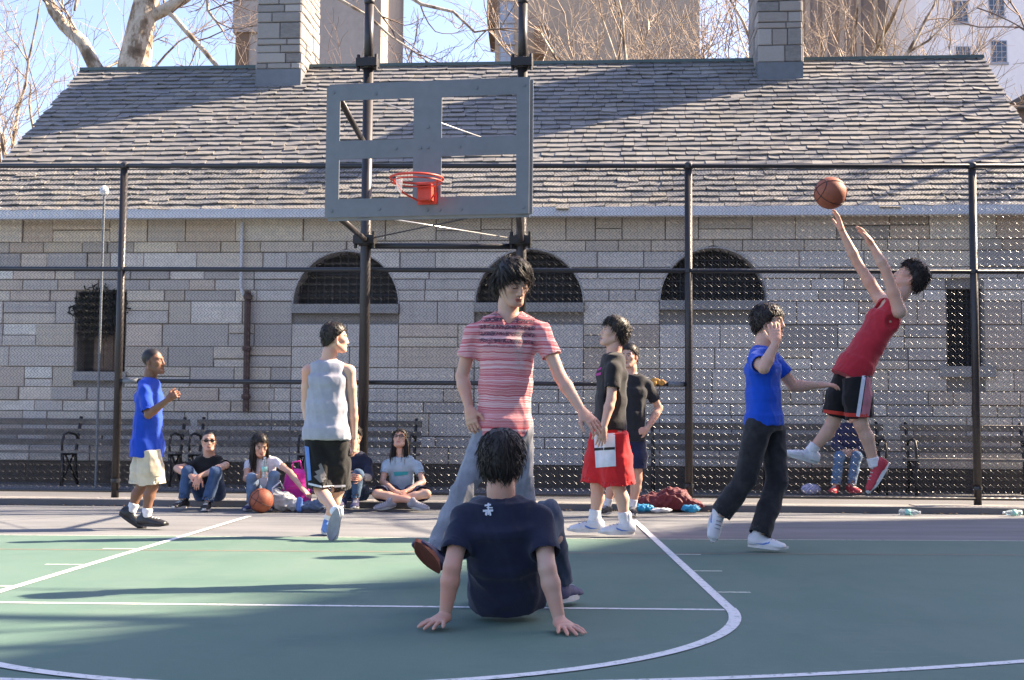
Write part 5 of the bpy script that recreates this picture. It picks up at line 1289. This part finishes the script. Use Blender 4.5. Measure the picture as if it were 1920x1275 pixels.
# man behind him with hand on hip
p_hip = make_person('man in black T-shirt and navy shorts, hand on hip behind the red shorts', 12.7, dict(
    head=(1180, 668, 0), neck=(1184, 698), sha=(1152, 716, 0), shb=(1214, 716, 0), ela=(1135, 766, .1), elb=(1236, 766, .08), wra=(1152, 806, -.05), wrb=(1212, 806, -.08),
    pel=(1178, 822), hpa=(1164, 832), hpb=(1192, 832), kna=(1150, 896, -.03), knb=(1194, 898, .0), anka=(1138, 948, .02), ankb=(1186, 950, .04)),
    s=.97, face=(-.45, -.88, 0), body_fwd=(-.3, -1, 0), h=.012, hh=.006, hair='short', hair_seed=51, girth=.98, seed=52,
    hands=dict(a=dict(d=(.8, -.3, -.2), n=(0, -1, 0), curl=.3), b=dict(d=(-.9, -.3, -.15), n=(0, -1, .3), side=1, curl=.25)),
    top=dict(mat=cloth((.020, .021, .025)), hem=-.04, ease=.026, sleeve=.6, sleeve_r=.070), bottom=dict(mat=cloth((.016, .022, .060)), name='shorts', len=.72, leg_r=.1),
    shoes=dict(all=dict(mat=M['shoe_black'], sole=M['sole_white'], sock=M['sock'], up=(0, 0, 1)), a=dict(toe=(-.5, -1, 0)), b=dict(toe=(-.1, -1, 0))))

# walker in grey tank top, back view
p_tank = make_person('boy in grey tank top and black shorts walking away, head turned right', 10.0, dict(
    head=(628, 634, 0), neck=(614, 672), sha=(578, 690, 0), shb=(655, 690, 0), ela=(573, 762, .06), elb=(662, 766, .02), wra=(588, 826, -.0), wrb=(664, 828, .04),
    pel=(612, 812), hpa=(594, 826), hpb=(630, 826), kna=(601, 918, -.02), knb=(634, 918, .10), anka=(634, 966, -.28), ankb=(614, 982, .12)),
    s=.95, face=(.93, .36, .08), head_up=(0, 0, 1), body_fwd=(.12, 1, 0), h=.011, hh=.0058, hair='short', hair_seed=61, hair_dens=1.3, girth=.95, seed=62, skincol=(.60, .40, .30),
    hands=dict(a=dict(d=(.1, 0, -1), n=(-1, 0, 0), curl=.5), b=dict(d=(.05, .05, -1), n=(1, -.2, 0), side=1, curl=.62)),
    top=dict(mat=cloth((.36, .37, .43)), hem=-.10, ease=.042, tank=True, neck_r=.066, fold=.009, flare=.016), bottom=dict(mat=cloth((.012, .012, .013)), name='shorts', len=.98, leg_r=.105, ease=.02, fold=.012),
    shoes=dict(all=dict(mat=M['shoe_white'], sole=M['shoe_grey'], sock=M['sock']), a=dict(toe=(-.22, .12, -.97), up=(.1, .97, .12)), b=dict(toe=(-.2, 1, 0), up=(0, 0, 1), mat=M['shoe_blue'], sole=M['sole_white'])))
decal(p_tank, 'bottom', [(571, 836, 579, 838, 584, 900, 577, 902)], M['shoe_blue'], 'side_stripe', 10.0, sub=14)
decal(p_tank, 'bottom', [(578, 905, 604, 911, 604, 915, 578, 909), (606, 911, 648, 909, 648, 913, 606, 915)], M['trim_white'], 'hem_stripe', 10.0, sub=14)
M['print_grey'] = cloth((.22, .21, .21)); decal(p_tank, 'bottom', [(597, 872, 602, 868, 612, 892, 606, 896), (590, 884, 600, 880, 612, 898, 604, 902), (588, 893, 596, 890, 608, 903, 600, 905)], M['print_grey'], 'flame_print', 10.0, sub=3)

# boy in blue shirt
p_boy = make_person('boy in blue shirt and beige cargo shorts walking right at far left', 10.65, dict(
    head=(287, 678, 0), neck=(281, 708), sha=(272, 726, -.14), shb=(281, 724, .14), ela=(278, 778, -.20), elb=(284, 782, .18), wra=(316, 748, -.22), wrb=(300, 822, .16),
    pel=(276, 836), hpa=(273, 848, .07), hpb=(279, 848, -.07), kna=(266, 912, .06), knb=(286, 912, -.06), anka=(246, 958, .05), ankb=(274, 968, -.06)),
    s=.86, face=(.97, -.2, .10), head_up=(-.08, 0, 1), body_fwd=(1, -.12, 0), h=.011, hh=.0058, hair='buzz', girth=.98, seed=72, skincol=BROWN, lip=(.9, .62, .60), headc=1.06,
    hands=dict(a=dict(d=(.75, 0, .5), n=(-.2, -1, .1), side=1, curl=.85), b=dict(d=(.2, 0, -1), n=(0, 1, 0), curl=.4)),
    top=dict(mat=cloth((.010, .060, .46)), hem=-.17, ease=.036, sleeve=.80, sleeve_r=.070, fold=.012, flare=.020, neck_r=.056), bottom=dict(mat=cloth((.56, .50, .38)), name='shorts', len=.97, leg_r=.105, ease=.024, fold=.012),
    shoes=dict(all=dict(mat=M['shoe_black'], sole=M['sole_dark'], sock=M['sock'], s=1.12, sock_len=.08), a=dict(toe=(.80, 0, -.55), up=(.52, 0, .85)), b=dict(toe=(1, -.1, 0), up=(0, 0, 1))))
M['pocket'] = cloth((.50, .44, .33)); decal(p_boy, 'bottom', [(280, 862, 302, 860, 302, 892, 281, 894)], M['pocket'], 'cargo_pocket', 10.55, off=.010)

# sitting boy with glasses
p_gl = make_person('boy in black T-shirt and sunglasses sitting on the kerb, arms on knees', 13.35, dict(
    head=(392, 826, -.06), neck=(392, 853, 0), sha=(365, 868, -.02), shb=(421, 868, -.02), ela=(332, 878, -.20), elb=(424, 872, -.28), wra=(358, 893, -.42), wrb=(372, 894, -.46),
    pel=(393, 926, .06), hpa=(378, 925, .02), hpb=(408, 925, .02), kna=(352, 884, -.36), knb=(404, 886, -.38), anka=(344, 938, -.42), ankb=(388, 942, -.46)),
    s=.92, face=(.25, -.95, -.02), body_fwd=(0, -1, -.15), h=.0135, hh=.0068, hair='buzz', girth=1.0, seed=82,
    hands=dict(a=dict(d=(.9, -.3, -.1), n=(0, -.6, .8), curl=.4, side=-1), b=dict(d=(-.2, -.3, -1), n=(0, -1, 0), curl=.4)),
    top=dict(mat=cloth((.013, .013, .014)), hem=-.10, ease=.02, sleeve=.55, sleeve_r=.066), bottom=dict(mat=cloth((.035, .075, .16), True), len=1.93, r=(.096, .072, .066, .066)),
    shoes=dict(all=dict(mat=M['shoe_black'], sole=M['sole_white'], up=(0, 0, 1)), a=dict(toe=(-.35, -1, 0)), b=dict(toe=(.1, -1, 0))))
def spectacles(info, dark):
    L = lambda x, y, z: info['hc'] + info['Rh'] @ (np.array([x, y, z]) * info['hs']); mb = MB()
    for q in (-1, 1):
        ring = [L(q * .033 + .022 * math.cos(a), .104 - .004 * abs(math.cos(a)), .000 + .014 * math.sin(a)) for a in np.linspace(0, 6.283, 13)]
        mb.tube(ring, .003, 4, caps=False); mb.tube([L(q * .055, .100, .004), L(q * .078, .03, .006), L(q * .082, -.01, 0)], .003, 4)
        if dark: mb.add([tuple(p) for p in ring[:-1]], [tuple(range(12))])
    mb.tube([L(-.011, .106, .003), L(.011, .106, .003)], .003, 4); return mb.build('glasses', M['lens'], info['root'])
spectacles(p_gl, True)

# girl in white reaching to the bags
p_girl = make_person('girl in white top and blue jeans crouching at the kerb, reaching down', 13.35, dict(
    head=(488, 834, -.14), neck=(492, 855, -.04), sha=(466, 866, -.06), shb=(518, 862, -.08), ela=(461, 898, -.18), elb=(544, 886, -.20), wra=(488, 893, -.38), wrb=(566, 916, -.36),
    pel=(496, 928, .05), hpa=(482, 926, .02), hpb=(508, 926, .02), kna=(472, 896, -.36), knb=(514, 892, -.38), anka=(470, 944, -.34), ankb=(508, 944, -.34)),
    s=.88, face=(.42, -.80, -.45), head_up=(.15, -.4, .9), body_fwd=(.05, -1, -.3), h=.0135, hh=.0068, hair='long', hair_seed=91, girth=.90, seed=92, skincol=(.58, .38, .28),
    hands=dict(a=dict(d=(.1, -.4, .9), n=(-1, 0, 0), curl=.5), b=dict(d=(.75, -.2, -.6), n=(.3, -.3, 1), curl=.2)),
    top=dict(mat=cloth((.66, .64, .69)), hem=-.08, ease=.012, sleeve=.40, sleeve_r=.060), bottom=dict(mat=cloth((.13, .20, .31), True), len=1.93, r=(.096, .070, .062, .062)),
    shoes=dict(all=dict(mat=M['shoe_navy'], sole=M['sole_white'], up=(0, 0, 1), s=.9), a=dict(toe=(-.2, -1, 0)), b=dict(toe=(.2, -1, 0))))

# person behind the walker
p_jk = make_person('person in dark jacket and jeans sitting at the kerb behind the walking boy', 13.4, dict(
    head=(664, 818, .02), neck=(664, 846, 0), sha=(640, 862, 0), shb=(690, 862, 0), ela=(636, 898, -.15), elb=(692, 896, -.15), wra=(652, 896, -.38), wrb=(676, 896, -.38),
    pel=(664, 926, .05), hpa=(652, 925, .02), hpb=(678, 925, .02), kna=(646, 888, -.36), knb=(672, 890, -.36), anka=(642, 936, -.40), ankb=(666, 938, -.40)),
    s=.88, face=(-.15, -1, -.1), body_fwd=(0, -1, -.15), h=.013, hh=.006, hair='short', hair_seed=97, girth=.95, seed=98,
    top=dict(mat=cloth((.018, .022, .045)), hem=-.10, ease=.03, sleeve=1.85, sleeve_r=.060), bottom=dict(mat=cloth((.06, .11, .18), True), len=1.93, r=(.096, .070, .062, .062)),
    shoes=dict(all=dict(mat=M['shoe_navy'], sole=M['sole_white'], up=(0, 0, 1)), a=dict(toe=(-.2, -1, 0)), b=dict(toe=(.1, -1, 0))))

# cross-legged girl
p_x = make_person('girl with long dark hair in pale blue T-shirt sitting cross-legged, looking up', 13.45, dict(
    head=(750, 824, .02), neck=(752, 853, 0), sha=(724, 868, 0), shb=(783, 868, 0), ela=(717, 903, -.08), elb=(793, 904, -.08), wra=(742, 922, -.32), wrb=(760, 922, -.32),
    pel=(754, 924, .08), hpa=(738, 924, .02), hpb=(770, 924, .02), kna=(706, 926, -.36), knb=(800, 926, -.36), anka=(776, 940, -.46), ankb=(730, 940, -.42)),
    s=.90, face=(-.08, -.88, .42), head_up=(0, .4, .9), body_fwd=(0, -1, -.05), h=.0135, hh=.0068, hair='long', hair_seed=101, girth=.90, seed=102,
    hands=dict(a=dict(d=(.8, -.4, -.1), n=(0, -.3, 1), curl=.35, side=-1), b=dict(d=(-.8, -.4, -.1), n=(0, -.3, 1), curl=.35)),
    top=dict(mat=cloth((.36, .46, .55)), hem=-.10, ease=.016, sleeve=.50, sleeve_r=.066), bottom=dict(mat=cloth((.02, .028, .075)), name='shorts', len=.80, leg_r=.09),
    shoes=dict(all=dict(mat=M['shoe_grey'], sole=M['sole_white'], s=.9), a=dict(toe=(.95, -.2, -.05), up=(.05, -.45, .85)), b=dict(toe=(-.95, -.2, -.05), up=(-.05, -.45, .85))))
spectacles(p_x, False)
M['print_teal'] = cloth((.05, .38, .45)); decal(p_x, 'shirt', [(738, 885, 766, 884, 764, 890, 740, 893)], M['print_teal'], 'chest_print', 13.4, sub=3)

# person on the bench behind the fence
p_bench = make_person('person in navy jacket and red shoes sitting on the bench behind the fence', 16.35, dict(
    head=(1596, 766, -.05), neck=(1596, 792, 0), sha=(1572, 806, 0), shb=(1622, 806, 0), ela=(1566, 838, -.12), elb=(1628, 838, -.12), wra=(1582, 846, -.35), wrb=(1606, 846, -.35),
    pel=(1596, 856, -.02), hpa=(1583, 860, -.04), hpb=(1609, 860, -.04), kna=(1574, 856, -.46), knb=(1606, 856, -.46), anka=(1566, 911, -.52), ankb=(1596, 911, -.50)),
    s=.95, face=(-.2, -1, -.1), body_fwd=(0, -1, -.1), h=.014, hh=.007, hair='short', hair_seed=111, girth=1.0, seed=112,
    top=dict(mat=cloth((.02, .024, .075)), hem=-.14, ease=.035, sleeve=1.85, sleeve_r=.064), bottom=dict(mat=cloth((.08, .15, .27), True), len=1.93, r=(.098, .072, .066, .066)),
    shoes=dict(all=dict(mat=M['shoe_red'], sole=M['shoe_red'], up=(0, 0, 1)), a=dict(toe=(-.5, -1, 0)), b=dict(toe=(.4, -1, 0))))
# ------------------------------------------------------------------ basketballs, bags, bottles
def ball_mat():
    m, nt, b = nodes('basketball_leather'); co = coords(nt); vn = N(nt, 'ShaderNodeTexVoronoi', {'Vector': co, 'Scale': 220.0}).outputs['Distance']; n = noise(nt, co, 9, 4)
    c = mixc(nt, mrange(nt, n, .35, .7), (.33, .095, .045), (.24, .065, .035)); nt.links.new(c, b.inputs['Base Color']); b.inputs['Roughness'].default_value = .6; bump(nt, b, vn, .4, .002); return m
M['ball'] = ball_mat()
def basketball(c, label, rot):
    t = empty('basketball', tuple(c)); tag(t, label, 'basketball', 'basketballs'); R_ = .12; mb = MB(); n = 28
    prof = [(max(R_ * math.sin(a), .0005), -R_ * math.cos(a)) for a in np.linspace(0, math.pi, 19)]; mb.lathe(prof, n=n); o = mb.build('ball', M['ball'], t, True)
    def ring(f, k=48):
        s = MB(); s.tube([nrm(f(a)) * (R_ + .0004) for a in np.linspace(0, 2 * math.pi, k + 1)], .0028, 5, caps=False); s.build('seam', M['bars'], o, True)
    ring(lambda a: V3(math.cos(a), math.sin(a), 0)); ring(lambda a: V3(math.cos(a), 0, math.sin(a)))
    for q in (-1, 1): ring(lambda a: V3(q * (.72 + .12 * math.cos(2 * a)), .62 * math.cos(a), .62 * math.sin(a)))
    t.rotation_euler = rot; return t
b = at(490, 932, 12.75); basketball((b[0], b[1], .1195), 'worn basketball resting on the asphalt in front of the crouching girl', (.4, .3, .8))
basketball(at(1557, 362, 9.55), 'basketball in the air above the shooter', (.9, .2, .3))
def blob(name, label, cat, fd, h, mat, amp, seed, freq=1.3, loc=None, group=None):
    V, Q = surfnet(*fd.grid(h)); Nn = vnormals(V, Q); V = folds(V, Nn, amp, seed, freq, (1, 1, 1)); V = smooth_v(V, Q, 1, .3); c = V.mean(0); c[2] = V[:, 2].min()
    t = empty(name, tuple(c)); tag(t, label, cat, group); qmesh('shell', V - c, Q, mat, t, {'Col': np.ones((len(V), 3))}); return t, c
# pink backpack
p = at(556, 905, 13.2); f = Field(); f.loft([(V3(p[0], p[1], .02), X_, .15, Y_, .09), (V3(p[0], p[1] + .02, .2), X_, .155, Y_, .10), (V3(p[0] + .01, p[1] + .04, .36), X_, .13, Y_, .075), (V3(p[0] + .01, p[1] + .05, .42), X_, .08, Y_, .05)], k=.03, rnd_=.04)
M['pink'] = cloth((.62, .03, .34), rough=.6); t, c = blob('backpack', 'bright pink backpack beside the crouching girl', 'backpack', f, .011, M['pink'], .008, 5)
mb = MB(); mb.tube([(-.05, 0, .40), (-.04, -.02, .47), (.03, -.02, .48), (.05, 0, .40)], .010, 6).build('handle', M['pink'], t, True)
mb = MB(); mb.tube([(-.11, -.105, .12), (-.06, -.12, .22), (.05, -.12, .23), (.12, -.10, .13)], .006, 5).build('zip', M['print_pink'], t, True)
# grey-white cloth bag
p = at(535, 935, 12.95); f = Field(); f.ell((p[0] - .02, p[1], .10), (.15, .11, .11)); f.ell((p[0] - .09, p[1] - .02, .12), (.07, .08, .12)); f.ell((p[0] + .10, p[1], .07), (.09, .09, .07)); f.half((0, 0, .004), (0, 0, -1))
t, c = blob('cloth_bag', 'crumpled grey-white bag on the asphalt next to the basketball', 'bag', f, .010, cloth((.46, .47, .46)), .030, 9, 1.0)
mb = MB(); mb.tube([(-.10, -.10, .10), (-.11, -.08, .24), (-.05, 0, .30), (-.02, .05, .22)], .009, 5).build('strap', M['print_white'], t, True)
p = at(585, 940, 12.9); f = Field(); f.ell((p[0], p[1], .06), (.16, .09, .06)); f.ell((p[0] + .08, p[1] - .02, .08), (.08, .08, .07)); f.half((0, 0, .004), (0, 0, -1))
M['dk'] = cloth((.10, .14, .22)); t, c = blob('sweater', 'crumpled blue-grey sweater on the asphalt by the walking boy', 'clothing', f, .010, M['dk'], .03, 10, 1.0)
p = at(562, 926, 12.85); f = Field(); f.cap((p[0], p[1], .03), (p[0], p[1], .12), .032); f.half((0, 0, .004), (0, 0, -1)); t, c = blob('drink_can', 'small blue can among the bags', 'can', f, .008, M['shoe_blue'], 0.0, 2)
# clothes pile right of centre
p = at(1250, 938, 13.45); f = Field(); f.ell((p[0] - .12, p[1], .10), (.22, .16, .10)); f.ell((p[0] + .06, p[1], .13), (.2, .15, .13)); f.ell((p[0] + .24, p[1], .07), (.16, .12, .07)); f.half((0, 0, .006), (0, 0, -1))
t, c = blob('maroon_jacket', 'maroon jacket heaped on the kerb in the middle right', 'clothing', f, .012, cloth((.15, .022, .03), rough=.6), .045, 20, .9)
p = at(1206, 945, 13.2); f = Field(); f.ell((p[0], p[1], .05), (.13, .08, .05)); f.half((0, 0, .004), (0, 0, -1)); M['cyan'] = cloth((.02, .28, .52), rough=.5)
blob('blue_bag', 'bright blue plastic bag under the left end of the maroon jacket', 'bag', f, .010, M['cyan'], .03, 21)
p = at(1240, 948, 13.15); f = Field(); f.ell((p[0], p[1], .035), (.12, .07, .035)); f.half((0, 0, .004), (0, 0, -1)); blob('white_cloth', 'white cloth lying in front of the maroon jacket', 'clothing', f, .010, cloth((.62, .64, .66)), .025, 22)
p = at(1296, 943, 13.2); f = Field(); f.ell((p[0], p[1], .05), (.10, .08, .05)); f.half((0, 0, .004), (0, 0, -1)); blob('blue_bag', 'bright blue bag at the right end of the maroon jacket', 'bag', f, .010, M['cyan'], .03, 23)
# glove on the rail
p = at(1232, 716, 13.72); f = Field(); f.ell((p[0] - .02, p[1], p[2] + .02), (.06, .035, .03)); f.ell((p[0] + .05, p[1], p[2] - .01), (.05, .035, .035)); f.ell((p[0] - .03, p[1] - .03, p[2] - .02), (.035, .025, .03))
blob('glove', 'orange-yellow glove hanging over the waist-high rail', 'glove', f, .010, cloth((.52, .27, .07)), .02, 25)
# water bottles on the asphalt
M['pet'], _nt, _b = nodes('clear_plastic'); _b.inputs['Base Color'].default_value = (.80, .88, .90, 1); _b.inputs['Roughness'].default_value = .12; _b.inputs['Transmission Weight'].default_value = .75; _b.inputs['IOR'].default_value = 1.3
M['plabel'] = mat_plain('bottle_label', (.30, .62, .55), .5, bmp=0)
def bottle(loc, rz, label, lie=True):
    t = empty('water_bottle', tuple(loc), rz); tag(t, label, 'bottle', 'plastic water bottles')
    mb = MB(); prof = [(.002, 0), (.028, .003), (.031, .02), (.029, .05), (.031, .06), (.031, .12), (.028, .13), (.03, .145), (.022, .175), (.012, .19), (.012, .20)]
    mb.lathe(prof, n=14); o = mb.build('plastic', M['pet'], t, True); MB().lathe([(.0318, .065), (.0318, .115)], n=14).build('label', M['plabel'], t, True); MB().lathe([(.014, .196), (.014, .212)], n=10).build('cap', M['whitepaint'], t)
    if lie: t.rotation_euler = (math.pi / 2, .2, rz); t.location[2] = loc[2] + .033
    return t
p = at(1685, 952, 13.2); bottle((p[0], p[1], 0), 1.25, 'clear water bottle lying at the kerb below the shooter'); p = at(1915, 954, 13.25); bottle((p[0], p[1], 0), -1.3, 'clear water bottle lying at the kerb at the right edge')
p = at(496, 893, 12.9); bottle((p[0], p[1], p[2] - .02), 0, 'water bottle held upright by the crouching girl', False)
# pale bag under the bench
p = at(1520, 893, 16.0); f = Field(); f.ell((p[0], p[1], .13), (.13, .1, .075)); f.half((0, 0, KERB_Z - .004), (0, 0, -1)); blob('white_bag', 'pale lilac bag on the ground under the bench behind the blue runner', 'bag', f, .012, cloth((.46, .44, .60)), .02, 27)
